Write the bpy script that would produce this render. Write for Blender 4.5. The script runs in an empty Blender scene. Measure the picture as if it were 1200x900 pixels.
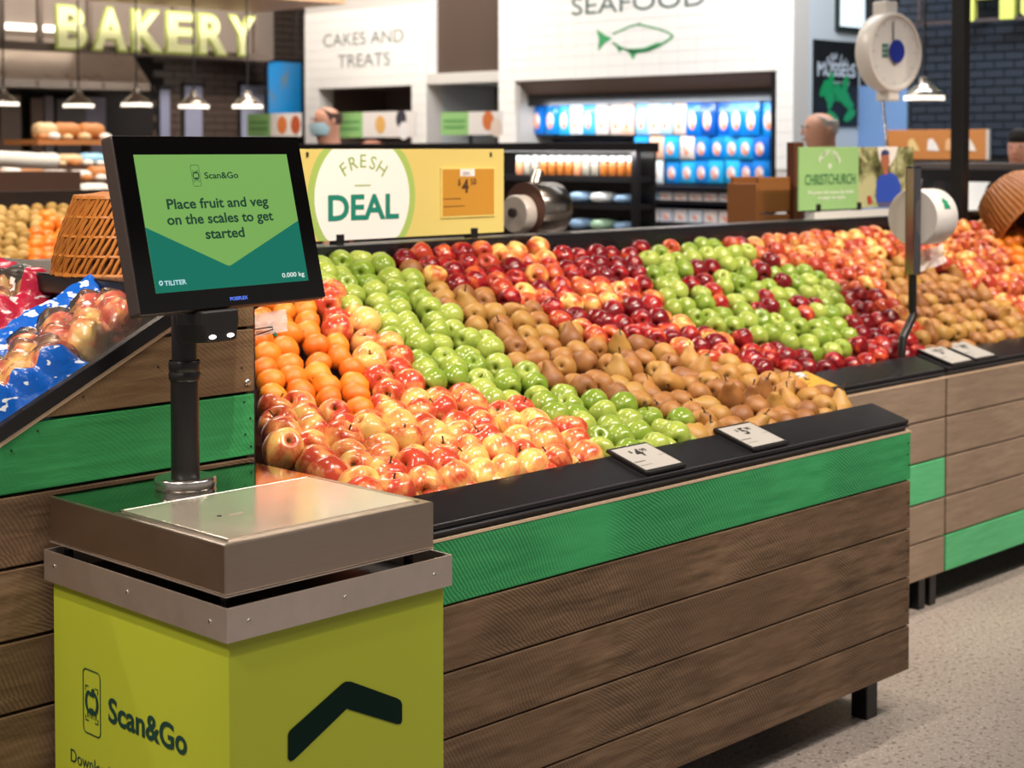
import bpy, bmesh, math, random
from mathutils import Vector, Matrix, Quaternion, noise
random.seed(7)
SC = bpy.context.scene
COL = SC.collection

# ------------------------------------------------------------------ camera
FPX, HZ, PITCH, YAW, CH = 1931.0, 175.0, math.radians(2.0), math.radians(44.34), 1.52
PPY = HZ + FPX * math.tan(PITCH)
FW = Vector((math.cos(YAW) * math.cos(PITCH), math.sin(YAW) * math.cos(PITCH), -math.sin(PITCH)))
RT = Vector((math.sin(YAW), -math.cos(YAW), 0))
UP = RT.cross(FW)
CAM = Vector((0, 0, CH))
cam = bpy.data.cameras.new('camera')
cam.sensor_width = 36; cam.sensor_fit = 'HORIZONTAL'
cam.lens = FPX / 1200 * 36
cam.shift_y = -(450 - PPY) / 1200
cam.clip_start = 0.05; cam.clip_end = 100
cam.dof.use_dof = True; cam.dof.focus_distance = 3.2; cam.dof.aperture_fstop = 4.8
camo = bpy.data.objects.new('camera', cam); COL.objects.link(camo)
camo.matrix_world = Matrix.Translation(CAM) @ Matrix((RT, UP, -FW)).transposed().to_4x4()
SC.camera = camo

# ------------------------------------------------------------------ world and exposure
W = bpy.data.worlds.new('shop_ambience'); SC.world = W; W.use_nodes = True
W.node_tree.nodes['Background'].inputs[0].default_value = (1.0, 0.93, 0.86, 1)
W.node_tree.nodes['Background'].inputs[1].default_value = 0.25
SC.view_settings.view_transform = 'Standard'
SC.view_settings.look = 'None'
SC.view_settings.gamma = 1.0
SC.view_settings.use_curve_mapping = False
SC.view_settings.exposure = 0.0

def spot(loc, target, power, angle=60, blend=0.6, rad=0.05, col=(1, 0.86, 0.70)):
    l = bpy.data.lights.new('spot_lamp', 'SPOT'); l.energy = power; l.spot_size = math.radians(angle)
    l.spot_blend = blend; l.shadow_soft_size = rad; l.color = col
    o = bpy.data.objects.new('spot_lamp', l); COL.objects.link(o); o.location = loc
    o.rotation_euler = (Vector(target) - Vector(loc)).to_track_quat('-Z', 'Y').to_euler(); return o
def area(loc, target, power, sx, sy, col=(1, 0.95, 0.88)):
    l = bpy.data.lights.new('area_lamp', 'AREA'); l.energy = power; l.shape = 'RECTANGLE'; l.size = sx; l.size_y = sy; l.color = col
    o = bpy.data.objects.new('area_lamp', l); COL.objects.link(o); o.location = loc
    o.rotation_euler = (Vector(target) - Vector(loc)).to_track_quat('-Z', 'Y').to_euler(); return o
# track spots over the fruit island (two tracks, along the island)
for i, x in enumerate((2.7, 3.5, 4.4, 5.3, 6.3)):
    spot((x, 1.0, 3.7), (x + .2, 3.15, 0.95), 185, 48, .6, .03)
for i, x in enumerate((2.0, 3.2, 4.4, 5.6, 6.8)):
    spot((x + .3, 2.6, 3.8), (x + .4, 3.2, 1.0), 115, 62, .6, .03)
spot((0.3, 2.2, 3.7), (1.6, 3.1, 1.1), 230, 46)  # unseen spot added to brighten the bagged apples
spot((2.5, 0.9, 3.7), (1.85, 2.4, 0.8), 120, 34, .5, .03)
spot((-0.9, 1.6, 3.6), (1.55, 2.4, 0.6), 150, 36)  # unseen spot added to lift the left face of the scale
spot((0.2, 4.6, 3.7), (1.7, 3.2, 1.1), 130, 55)
spot((3.0, 4.6, 3.8), (3.7, 6.1, 1.1), 300, 50)  # unseen spot added to brighten the kiwifruit stand
spot((3.9, 6.9, 3.8), (4.8, 8.2, 1.4), 170, 55)
# unseen area lamps added at ceiling height for aisles, walls and bakery
area((1.2, -0.3, 4.0), (1.2, -0.3, 0), 25, 2.4, 0.5)
area((4.6, 0.6, 4.0), (4.6, 0.6, 0), 85, 2.4, 0.5, (1, .94, .9))
area((-0.8, 2.2, 4.0), (-0.8, 2.2, 0), 60, 0.5, 2.4)
area((3.8, 6.2, 4.0), (3.8, 6.2, 0), 110, 2.4, 0.5, (1, .9, .78))
area((6.6, 7.6, 4.0), (8.2, 7.6, 1.9), 88, 4.8, 0.5)
area((7.6, 4.6, 3.9), (8.8, 5.2, 1.8), 125, 2.4, 0.5, (.93, .96, 1))
area((6.2, 8.8, 4.1), (6.4, 11.2, 2.0), 190, 3.6, 0.4, (1, .9, .8))

# ------------------------------------------------------------------ pixel to place
def ray(x, y): return FW + RT * ((x - 600) / FPX) - UP * ((y - PPY) / FPX)
def onX(x, y, X): r = ray(x, y); return CAM + r * (X / r.x)
def onY(x, y, Y): r = ray(x, y); return CAM + r * (Y / r.y)
def onZ(x, y, Z): r = ray(x, y); return CAM + r * ((Z - CH) / r.z)
def onP(x, y, p, n): r = ray(x, y); return CAM + r * ((Vector(p) - CAM).dot(n) / r.dot(n))
def atD(x, y, d): return CAM + ray(x, y) * d
def px(p):
    d = Vector(p) - CAM; z = d.dot(FW)
    return 600 + FPX * d.dot(RT) / z, PPY - FPX * d.dot(UP) / z, z

# ------------------------------------------------------------------ materials
def lin(c):
    if isinstance(c, str): c = tuple(int(c[i:i + 2], 16) for i in (1, 3, 5))
    return tuple((v / 255 / 12.92 if v / 255 <= .04045 else ((v / 255 + .055) / 1.055) ** 2.4) for v in c) + (1,)
class NT:
    def __init__(s, name):
        s.m = bpy.data.materials.new(name); s.m.use_nodes = True; s.t = s.m.node_tree; s.b = s.t.nodes['Principled BSDF']
    def n(s, typ, **kw):
        nd = s.t.nodes.new('ShaderNode' + typ)
        for k, v in kw.items():
            if k.startswith('_'): setattr(nd, k[1:], v)
            else:
                key = k.replace('__', ' ')
                nd.inputs[int(key[1:]) if key[0] == 'i' and key[1:].isdigit() else key].default_value = v
        return nd
    def l(s, a, b): s.t.links.new(a, b)
    def math(s, op, a, b=None, c=None):
        nd = s.n('Math', _operation=op)
        for i, v in enumerate((a, b, c)):
            if v is None: continue
            if isinstance(v, (int, float)): nd.inputs[i].default_value = v
            else: s.l(v, nd.inputs[i])
        return nd.outputs[0]
    def mix(s, f, a, b):
        nd = s.n('Mix', _data_type='RGBA')
        for i, v in ((0, f), (6, a), (7, b)):
            if isinstance(v, (int, float, tuple)): nd.inputs[i].default_value = v
            else: s.l(v, nd.inputs[i])
        return nd.outputs[2]
    def ramp(s, f, stops):
        nd = s.n('ValToRGB'); r = nd.color_ramp
        while len(r.elements) < len(stops): r.elements.new(.5)
        for e, (p, c) in zip(r.elements, stops): e.position = p; e.color = c
        s.l(f, nd.inputs[0]); return nd.outputs[0]
    def noise(s, vec, scale, detail=3, rough=.55):
        nd = s.n('TexNoise', Scale=scale, Detail=detail, Roughness=rough)
        if vec is not None: s.l(vec, nd.inputs['Vector'])
        return nd.outputs[0]
    def bump(s, h, strength=.3, dist=.002):
        nd = s.n('Bump', Strength=strength, Distance=dist); s.l(h, nd.inputs['Height']); s.l(nd.outputs[0], s.b.inputs['Normal'])
MATS = {}
def pm(name, col, rough=.5, metal=0, emit=None, estr=1, alpha=1, trans=0, spec=.5, coat=0):
    if name in MATS: return MATS[name]
    k = NT(name); b = k.b
    b.inputs['Base Color'].default_value = lin(col); b.inputs['Roughness'].default_value = rough
    b.inputs['Metallic'].default_value = metal; b.inputs['Alpha'].default_value = alpha
    b.inputs['Transmission Weight'].default_value = trans; b.inputs['Specular IOR Level'].default_value = spec
    b.inputs['Coat Weight'].default_value = coat
    if emit: b.inputs['Emission Color'].default_value = lin(emit); b.inputs['Emission Strength'].default_value = estr
    MATS[name] = k.m; return k.m

def wood(name, c1, c2, c3, saw=.5, rough=.62, sawfreq=720.0, bump=.5):
    """weathered board: grain along the board, saw arcs, blotches; each board offset by its own random"""
    k = NT(name); tc = k.n('TexCoord'); oi = k.n('ObjectInfo')
    off = k.n('CombineXYZ'); k.l(k.math('MULTIPLY', oi.outputs['Random'], 37.0), off.inputs[0]); k.l(k.math('MULTIPLY', oi.outputs['Random'], 11.0), off.inputs[2])
    add = k.n('VectorMath', _operation='ADD'); k.l(tc.outputs['Object'], add.inputs[0]); k.l(off.outputs[0], add.inputs[1])
    mp = k.n('Mapping'); mp.inputs['Scale'].default_value = (3, 30, 26); k.l(add.outputs[0], mp.inputs[0])
    grain = k.noise(mp.outputs[0], 2.2, 6, .62)
    blot = k.noise(add.outputs[0], 3.2, 3)
    col = k.mix(k.ramp(grain, [(.32, (0, 0, 0, 1)), (.68, (1, 1, 1, 1))]), lin(c1), lin(c2))
    col = k.mix(k.ramp(blot, [(.4, (0, 0, 0, 1)), (.7, (.75, .75, .75, 1))]), col, lin(c3))
    # circular saw arcs
    sp = k.n('SeparateXYZ'); k.l(tc.outputs['Object'], sp.inputs[0])
    cx = k.math('ADD', sp.outputs[0], k.math('MULTIPLY', oi.outputs['Random'], 3.7))
    cz = k.math('ADD', k.math('MODULO', sp.outputs[2], .131), k.math('ADD', k.math('MULTIPLY', oi.outputs['Random'], .12), .10))
    wob = k.noise(tc.outputs['Object'], 7.0, 2)
    # distance to a point left of the board's start, repeated by folding x
    fx = k.math('ADD', k.math('MODULO', cx, .82), .16)
    win = k.ramp(fx, [(.17, (.1, .1, .1, 1)), (.26, (1, 1, 1, 1)), (.75, (1, 1, 1, 1)), (.97, (.1, .1, .1, 1))])
    d = k.math('SQRT', k.math('ADD', k.math('MULTIPLY', fx, fx), k.math('MULTIPLY', k.math('MULTIPLY', cz, cz), 1.6)))
    d = k.math('ADD', d, k.math('MULTIPLY', wob, .025))
    s = k.math('SINE', k.math('MULTIPLY', d, sawfreq))
    s = k.math('ADD', k.math('MULTIPLY', s, .5), .5)
    gate = k.ramp(k.noise(add.outputs[0], 2.4, 2), [(.30, (.15, .15, .15, 1)), (.55, (1, 1, 1, 1))])
    fac = k.math('MULTIPLY', k.math('MULTIPLY', k.math('MULTIPLY', s, gate), win), saw)
    dark = k.n('Mix', _data_type='RGBA', _blend_type='MULTIPLY'); k.l(fac, dark.inputs[0]); k.l(col, dark.inputs[6]); dark.inputs[7].default_value = (.34, .30, .28, 1)
    k.l(dark.outputs[2], k.b.inputs['Base Color']); k.b.inputs['Roughness'].default_value = rough; k.b.inputs['Specular IOR Level'].default_value = .3
    h = k.math('ADD', k.math('MULTIPLY', grain, .6), k.math('MULTIPLY', fac, -.5)); k.bump(h, bump, .003)
    MATS[name] = k.m; return k.m

WOOD = wood('stained_board', '#56422f', '#8a7058', '#6b5340', .62)
WOODP = wood('pale_board', '#84705f', '#a08a77', '#907c6a', .12, bump=.25)
WOODR = wood('rough_board', '#6d543d', '#917656', '#7a6147', .35, bump=1.0)
GREEN = wood('green_board', '#329558', '#45ac6c', '#3ba062', .62, bump=.6)
GREENP = wood('pale_green_board', '#4fae72', '#66c088', '#5ab77c', .06, bump=.25)
GREENR = wood('rough_green_board', '#2f8f50', '#3fa562', '#39985a', .2, bump=.9)
RAW = pm('raw_edge', '#c9ae92', .7)
BLACK = pm('black_laminate', '#141316', .27)
BLACKM = pm('black_metal', '#141213', .38)
DARKB = pm('dark_brown_metal', '#2b2220', .4)
NAILM = pm('nail_head', '#1c1614', .5)
WHITEP = pm('white_paint', '#e9e6e2', .5)
CHROME = pm('chrome', '#d8d4d0', .12, 1)
PRINTDK = pm('dark_green_print', '#0c3a30', .6)
def brushed(name, c, rough, sc):
    k = NT(name); tc = k.n('TexCoord'); mp = k.n('Mapping'); mp.inputs['Scale'].default_value = sc; k.l(tc.outputs['Object'], mp.inputs[0])
    n1 = k.noise(mp.outputs[0], 6, 4); n2 = k.noise(tc.outputs['Object'], 9, 3)
    k.b.inputs['Metallic'].default_value = 1
    k.l(k.mix(n1, lin(c), lin(tuple(max(0, v - 12) for v in (int(c[1:3], 16), int(c[3:5], 16), int(c[5:7], 16))))), k.b.inputs['Base Color'])
    k.l(k.math('ADD', k.math('MULTIPLY', n2, .18), rough - .09), k.b.inputs['Roughness'])
    k.bump(n1, .06, .001); MATS[name] = k.m; return k.m
STEEL = brushed('brushed_steel', '#c2b2a4', .34, (1, 1, 60))
STEELC = brushed('satin_steel_collar', '#e2d5cb', .5, (5, 5, 5))
PLATE = brushed('polished_steel_plate', '#efe4d2', .17, (3, 40, 3)); PLATE.node_tree.nodes['Principled BSDF'].inputs['Metallic'].default_value = .72
def concrete():
    k = NT('polished_concrete'); tc = k.n('TexCoord'); v = tc.outputs['Object']
    n1 = k.noise(v, 1.3, 4); n2 = k.noise(v, 24, 3)
    base = k.mix(n1, lin('#9c918a'), lin('#b0a59d'))
    vo = k.n('TexVoronoi', Scale=70.0); k.l(v, vo.inputs['Vector'])
    sp = k.ramp(k.noise(v, 62, 3, .6), [(.54, (0, 0, 0, 1)), (.66, (1, 1, 1, 1))])
    base = k.mix(k.math('MULTIPLY', sp, .85), base, lin('#5d5149'))
    sp2 = k.ramp(k.noise(v, 130, 1), [(.62, (0, 0, 0, 1)), (.68, (1, 1, 1, 1))])
    base = k.mix(k.math('MULTIPLY', sp2, .5), base, lin('#efe5da'))
    k.l(base, k.b.inputs['Base Color']); k.l(k.math('ADD', k.math('MULTIPLY', n2, .2), .28), k.b.inputs['Roughness'])
    return k.m
CONC = concrete()

# ------------------------------------------------------------------ mesh builder
class MB:
    def __init__(s): s.v = []; s.f = []
    def quad(s, *p): i = len(s.v); s.v += [tuple(q) for q in p]; s.f.append(tuple(range(i, i + len(p)))); return s
    def box(s, a, b):
        x0, y0, z0 = (min(a[i], b[i]) for i in range(3)); x1, y1, z1 = (max(a[i], b[i]) for i in range(3)); i = len(s.v)
        s.v += [(x0, y0, z0), (x1, y0, z0), (x1, y1, z0), (x0, y1, z0), (x0, y0, z1), (x1, y0, z1), (x1, y1, z1), (x0, y1, z1)]
        s.f += [tuple(i + j for j in q) for q in ((0, 3, 2, 1), (4, 5, 6, 7), (0, 1, 5, 4), (1, 2, 6, 5), (2, 3, 7, 6), (3, 0, 4, 7))]; return s
    def obox(s, o, u, v, n, a, b):
        """box in the frame o,u,v,n from local a to b"""
        t = MB().box(a, b); i = len(s.v); o = Vector(o)
        s.v += [tuple(o + u * p[0] + v * p[1] + n * p[2]) for p in t.v]; s.f += [tuple(i + j for j in q) for q in t.f]; return s
    def prism(s, pts, d):
        """pts: planar 3D polygon, extruded by vector d"""
        i = len(s.v); n = len(pts); d = Vector(d)
        s.v += [tuple(p) for p in pts] + [tuple(Vector(p) + d) for p in pts]
        s.f += [tuple(range(i + n - 1, i - 1, -1)), tuple(range(i + n, i + 2 * n))]
        s.f += [(i + j, i + (j + 1) % n, i + n + (j + 1) % n, i + n + j) for j in range(n)]; return s
    def lathe(s, prof, seg=24, o=(0, 0, 0), axis='Z', caps=True, fn=None):
        i = len(s.v); o = Vector(o); m = len(prof)
        for (r, z) in prof:
            for k in range(seg):
                a = 2 * math.pi * k / seg; rr = r * (fn(a, z) if fn else 1)
                p = (rr * math.cos(a), rr * math.sin(a), z)
                if axis == 'X': p = (p[2], p[0], p[1])
                elif axis == 'Y': p = (p[0], -p[2], p[1])
                s.v.append(tuple(o + Vector(p)))
        for j in range(m - 1):
            for k in range(seg):
                a = i + j * seg + k; b = i + j * seg + (k + 1) % seg; s.f.append((a, b, b + seg, a + seg))
        if caps: s.f.append(tuple(range(i + seg - 1, i - 1, -1))); s.f.append(tuple(range(i + (m - 1) * seg, i + m * seg)))
        return s
    def tube(s, pts, r, seg=8):
        pts = [Vector(p) for p in pts]; i = len(s.v); n = len(pts); rad = r if isinstance(r, (list, tuple)) else [r] * n
        ref = None
        for j, p in enumerate(pts):
            t = (pts[min(j + 1, n - 1)] - pts[max(j - 1, 0)]).normalized()
            if ref is None: ref = t.orthogonal().normalized()
            ref = (ref - t * ref.dot(t)).normalized(); b = t.cross(ref)
            for k in range(seg):
                a = 2 * math.pi * k / seg; s.v.append(tuple(p + (ref * math.cos(a) + b * math.sin(a)) * rad[j]))
        for j in range(n - 1):
            for k in range(seg):
                a = i + j * seg + k; b = i + j * seg + (k + 1) % seg; s.f.append((a, b, b + seg, a + seg))
        s.f.append(tuple(range(i + seg - 1, i - 1, -1))); s.f.append(tuple(range(i + (n - 1) * seg, i + n * seg))); return s
    def add(s, o, mat=None):
        i = len(s.v); s.v += [tuple(mat @ Vector(p)) if mat else p for p in o.v]; s.f += [tuple(i + j for j in q) for q in o.f]; return s
    def mesh(s, name, mat, smooth=False):
        me = bpy.data.meshes.new(name); me.from_pydata(s.v, [], s.f); me.validate()
        if mat: me.materials.append(mat)
        if smooth: me.polygons.foreach_set('use_smooth', [True] * len(me.polygons))
        me.update(); return me
    def build(s, name, mat, parent=None, smooth=False, bevel=0, label=None, seg=2):
        o = bpy.data.objects.new(name, s.mesh(name, mat, smooth)); COL.objects.link(o)
        if parent: o.parent = parent; o.matrix_parent_inverse = parent.matrix_basis.inverted()
        if bevel:
            m = o.modifiers.new('bevel', 'BEVEL'); m.width = bevel; m.segments = seg; m.limit_method = 'ANGLE'; m.angle_limit = math.radians(40)
        if smooth:
            m = o.modifiers.new('edges', 'EDGE_SPLIT'); m.split_angle = math.radians(50)
        if label: o['label'] = label
        return o
def tag(o, label=None, cat=None, group=None, kind=None):
    if label: o['label'] = label
    if cat: o['category'] = cat
    if group: o['group'] = group
    if kind: o['kind'] = kind
    return o
def thing(name, loc, label, cat, group=None, kind=None):
    o = bpy.data.objects.new(name, None); COL.objects.link(o); o.location = loc; o.empty_display_size = .05
    return tag(o, label, cat, group, kind)
def inst(name, me, parent=None, loc=None, rot=None, scale=None):
    o = bpy.data.objects.new(name, me); COL.objects.link(o)
    if loc is not None: o.location = loc
    if rot is not None: o.rotation_mode = 'QUATERNION'; o.rotation_quaternion = rot
    if scale is not None: o.scale = (scale,) * 3 if isinstance(scale, (int, float)) else scale
    if parent: o.parent = parent; o.matrix_parent_inverse = parent.matrix_basis.inverted()
    return o
def copy_tree(o, loc=None, rot=None, scale=None, parent=None):
    c = o.copy(); COL.objects.link(c); c.parent = parent
    if loc is not None: c.location = loc
    if rot is not None: c.rotation_mode = 'QUATERNION'; c.rotation_quaternion = rot
    if scale is not None: c.scale = (scale,) * 3
    for ch in o.children: copy_tree(ch, parent=c)
    return c
XA, YA, ZA = Vector((1, 0, 0)), Vector((0, 1, 0)), Vector((0, 0, 1))

# text: 2-D outlines laid out in a frame (origin, right, up), real flat (or raised) letters
_tc = {}
def glyphs(txt, bold=0, extrude=0, bev=0, align='CENTER'):
    key = (txt, bold, extrude, bev, align)
    if key in _tc: return _tc[key]
    cu = bpy.data.curves.new('t', 'FONT'); cu.body = txt; cu.size = 1; cu.offset = bold; cu.extrude = extrude; cu.bevel_depth = bev
    cu.align_x = align; cu.align_y = 'CENTER'; cu.resolution_u = 4; cu.fill_mode = 'FRONT' if not extrude else 'BOTH'
    o = bpy.data.objects.new('t', cu); COL.objects.link(o); bpy.context.view_layer.update()
    me = bpy.data.meshes.new_from_object(o.evaluated_get(bpy.context.evaluated_depsgraph_get()))
    r = ([tuple(v.co) for v in me.vertices], [tuple(p.vertices) for p in me.polygons])
    bpy.data.objects.remove(o); bpy.data.curves.remove(cu); bpy.data.meshes.remove(me)
    _tc[key] = r; return r
def text(mb, txt, O, U, V, x, y, h, bold=0, w=None, rot=0, extrude=0, bev=0, lift=.0012, align='CENTER', zs=1):
    """cap height h, centred at x,y in the frame; w stretches to a total width"""
    vs, fs = glyphs(txt, bold, extrude, bev, align); N = U.cross(V)
    xs = [v[0] for v in vs]; ys = [v[1] for v in vs]
    if not vs: return mb
    sc = h / .70; sx = sc if w is None else w / (max(xs) - min(xs))
    mx = (max(xs) + min(xs)) / 2 if align == 'CENTER' else min(xs)
    my = 0.0
    ref = glyphs('H', bold)[0]; my = (max(v[1] for v in ref) + min(v[1] for v in ref)) / 2
    c, s_ = math.cos(rot), math.sin(rot); i = len(mb.v)
    for v in vs:
        a, b = (v[0] - mx) * sx, (v[1] - my) * sc
        mb.v.append(tuple(O + U * (x + a * c - b * s_) + V * (y + a * s_ + b * c) + N * (lift + v[2] * sc * zs)))
    mb.f += [tuple(i + j for j in f) for f in fs]; return mb
def arc_text(mb, txt, O, U, V, cx, cy, R, a0, a1, h, bold=0, lift=.0012):
    n = len(txt)
    for k, ch in enumerate(txt):
        if ch == ' ': continue
        a = a0 + (a1 - a0) * k / max(1, n - 1)
        text(mb, ch, O, U, V, cx + R * math.sin(a), cy + R * math.cos(a), h, bold, rot=-a, lift=lift)
    return mb
def poly2(mb, pts, O, U, V, lift=.001):
    N = U.cross(V); return mb.quad(*[O + U * p[0] + V * p[1] + N * lift for p in pts])
def stroke(mb, pts, wd, O, U, V, lift=.001, close=False):
    N = U.cross(V); n = len(pts)
    P = [Vector((p[0], p[1], 0)) for p in pts]; L = []
    for i in range(n):
        a = P[i - 1] if (i or close) else P[i]; b = P[(i + 1) % n] if (i < n - 1 or close) else P[i]
        t = (b - a).normalized(); m = Vector((-t.y, t.x, 0)) * wd / 2; L.append((P[i] + m, P[i] - m))
    k = len(mb.v)
    for (a, b) in L:
        for q in (a, b): mb.v.append(tuple(O + U * q.x + V * q.y + N * lift))
    for i in range(n if close else n - 1):
        j = (i + 1) % n; mb.f.append((k + 2 * i, k + 2 * i + 1, k + 2 * j + 1, k + 2 * j))
    return mb
def rrect(x0, y0, x1, y1, r, seg=5):
    pts = []
    for cx, cy, a0 in ((x1 - r, y1 - r, 0), (x0 + r, y1 - r, 90), (x0 + r, y0 + r, 180), (x1 - r, y0 + r, 270)):
        for k in range(seg + 1):
            a = math.radians(a0 + 90 * k / seg); pts.append((cx + r * math.cos(a), cy + r * math.sin(a)))
    return pts
def ell(cx, cy, rx, ry, n=40, a0=0, a1=360):
    return [(cx + rx * math.cos(math.radians(a0 + (a1 - a0) * k / n)), cy + ry * math.sin(math.radians(a0 + (a1 - a0) * k / n))) for k in range(n + (1 if a1 - a0 < 360 else 0))]
def phone_icon(mb, O, U, V, cx, cy, h, lw):
    """phone outline with scan corners, the swirl emblem and a bar code"""
    w = h * .49
    stroke(mb, rrect(cx - w / 2, cy - h / 2, cx + w / 2, cy + h / 2, w * .17), lw, O, U, V, close=True)
    q = w * .36
    for sx in (-1, 1):
        for y, sy in ((cy + h * .2, 1), (cy - h * .26, -1)):
            stroke(mb, [(cx + sx * q * .5, y + sy * h * .04), (cx + sx * q, y + sy * h * .04), (cx + sx * q, y - sy * h * .035)], lw, O, U, V)
    e = w * .30; ey = cy + h * .0
    # emblem: two thick lobes joined at the bottom, open centre, leaf on top
    stroke(mb, [(cx - e * .55 + e * .55 * math.cos(a), ey + e * 1.0 * math.sin(a)) for a in [math.radians(40 + 14 * i) for i in range(21)]], e * .42, O, U, V)
    stroke(mb, [(cx + e * .55 - e * .55 * math.cos(a), ey + e * 1.0 * math.sin(a)) for a in [math.radians(40 + 14 * i) for i in range(21)]], e * .42, O, U, V, lift=.0014)
    poly2(mb, ell(cx, ey - e * .95, e * .55, e * .35, 14), O, U, V, .0013)
    stroke(mb, [(cx + e * .02, ey + e * .95), (cx + e * .15, ey + e * 1.3), (cx + e * .5, ey + e * 1.45)], e * .38, O, U, V)
    for i in range(5):
        stroke(mb, [(cx - e * .8 + i * e * .4, cy - h * .16), (cx - e * .8 + i * e * .4, cy - h * .25)], lw * (.7 if i % 2 else 1.1), O, U, V)
    return mb

class Frame:
    def __init__(s, O, U, V): s.O, s.U, s.V = Vector(O), Vector(U).normalized(), Vector(V).normalized(); s.N = s.U.cross(s.V)
    def p(s, x, y): d = onP(x, y, s.O, s.N) - s.O; return (d.dot(s.U), d.dot(s.V))
    def pts(s, *l): return [s.p(*q) for q in l]
    def at(s, u, v, n=0): return s.O + s.U * u + s.V * v + s.N * n
def span(F, x0, x1, y0, y1):
    a, b = F.p(x0, y0), F.p(x1, y1); return (a[0] + b[0]) / 2, (a[1] + b[1]) / 2, abs(b[0] - a[0])

# ================================================================== setting
MB().quad((-4, -4, 0), (16, -4, 0), (16, 16, 0), (-4, 16, 0)).build('floor', CONC)['kind'] = 'structure'
CEILM = pm('dark_ceiling', '#4a4542', .8)
MB().box((-4, -4, 4.3), (16, 16, 4.36)).build('ceiling', CEILM)['kind'] = 'structure'

# ================================================================== fruit bin in front of the island
Y0, BX0, BX1 = 2.31, 2.062, 3.897
def nail_mesh(): return MB().lathe([(.0022, 0), (.0022, .0012)], 8, axis='Y').mesh('nail', NAILM)
NAIL = nail_mesh()
def nails(parent, X, zs, Y):
    for z in zs: inst('nail', NAIL, parent, (X + random.uniform(-.006, .006), Y, z))
def rail_section(y, dz=0):
    return [(y + .010, .766 + dz), (y + .010, .775 + dz), (y, .775 + dz), (y, .782 + dz), (y + .006, .784 + dz), (y + .001, .787 + dz), (y + .001, .795 + dz), (y + .115, .829 + dz), (y + .115, .76 + dz)]
def rail(name, x0, x1, y, parent):
    o = MB().prism([(x0, a, b) for a, b in rail_section(y)], (x1 - x0, 0, 0)).build(name, BLACK, parent, bevel=.002)
    for yy, zz_ in ((y + .0025, .7945), (y + .001, .7795)): MB().tube([(x0 + .002, yy, zz_), (x1 - .002, yy, zz_)], .0022, 8).build('highlight_bead', pm('highlight_gloss', '#3a383c', .12), parent, True)  # thin gloss tubes added to catch highlight lines along the rim edges
    return o
bin_ = thing('fruit_bin', (2.98, Y0, 0), 'low wooden fruit bin with green top board standing in front of the fruit island', 'fruit bin')
ZB = [.763, .632, .5, .369, .238, .116]
for i in range(5):
    MB().box((BX0, Y0, ZB[i + 1] + .002), (BX1, Y0 + .022, ZB[i] - .002)).build('board', GREEN if i == 0 else WOOD, bin_, bevel=.0025, label='green painted board' if i == 0 else None)
    nails(bin_, BX1 - .012, [ZB[i] - .03, ZB[i] - .06, ZB[i] - .088], Y0 - .0005)
MB().box((BX0, Y0 - .001, .7612), (BX1, Y0 + .024, .766)).build('edge_strip', RAW, bin_)
rail('rim', BX0 + .005, BX1 - .010, Y0, bin_)
MB().box((BX0 + .01, Y0 + .024, .2), (BX1 - .01, 2.772, .70)).build('carcass', DARKB, bin_)
MB().prism([(BX0 + .01, Y0 + .03, .70), (BX0 + .01, 2.772, .70), (BX0 + .01, 2.772, .83), (BX0 + .01, Y0 + .03, .742)], (BX1 - BX0 - .02, 0, 0)).build('tray', BLACK, bin_)
MB().box((BX1 - .022, Y0 + .024, .13), (BX1, 2.772, .80)).build('side_panel', WOOD, bin_, bevel=.002)
MB().box((BX0, Y0 + .024, .13), (BX0 + .02, 2.772, .80)).build('side_panel', WOOD, bin_, bevel=.002)
for x in (BX0 + .1, 3.762):
    for y in (Y0 + .045, 2.66): MB().box((x, y, 0), (x + .052, y + .05, .2)).build('leg', BLACKM, bin_, bevel=.003)

# ================================================================== island behind it
YI, XE = 2.775, 7.9
isl = thing('fruit_island', (5.2, 3.2, 0), 'long wooden fruit island with pale boards, sloping tray and black back rail', 'fruit island')
XG = 4.905
ZI = [.762, .632, .499, .364, .236, .111]
for i in range(5):
    for (a, b, s) in ((2.10, XG - .006, 0), (XG + .006, XE, 1)):
        g = (s == 0 and i == 2) or (s == 1 and i == 4)
        MB().box((a, YI, ZI[i + 1] + .0025), (b, YI + .022, ZI[i] - .0025)).build('board', GREENP if g else WOODP, isl, bevel=.003, label='pale green painted board' if g else None)
MB().box((2.10, YI - .001, .7605), (XE, YI + .024, .766)).build('edge_strip', RAW, isl)
rail('front_rail', 3.92, XG - .012, YI, isl); rail('front_rail', XG + .004, XE, YI, isl)
MB().box((2.10, YI + .026, .2), (XE, 3.8, .72)).build('carcass', DARKB, isl)
def zs_isl(y): return .80 + (y - 2.89) / (3.63 - 2.89) * (1.195 - .80)
MB().prism([(2.07, YI + .03, .71), (2.07, 3.8, .71), (2.07, 3.8, 1.10), (2.07, 3.64, 1.15), (2.07, YI + .03, .74)], (XE - 2.07, 0, 0)).build('tray', BLACK, isl)
MB().box((2.07, 3.652, 1.10), (XE, 3.70, 1.243)).build('back_rail', BLACK, isl, bevel=.003)
MB().box((2.07, 3.702, 1.05), (XE, 3.86, 1.236)).build('rear_shelf', pm('grey_rail', '#6b6763', .35, .4), isl, bevel=.003)
for x in (4.79, 4.86, 2.4, 6.2, 7.5):
    MB().box((x, YI + .03, 0), (x + .04, YI + .075, .2)).build('leg', BLACKM, isl, bevel=.002)
MB().box((XG + .03, YI + .25, 0.002), (XE, YI + .28, .2)).build('plinth', BLACKM, isl)

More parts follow.
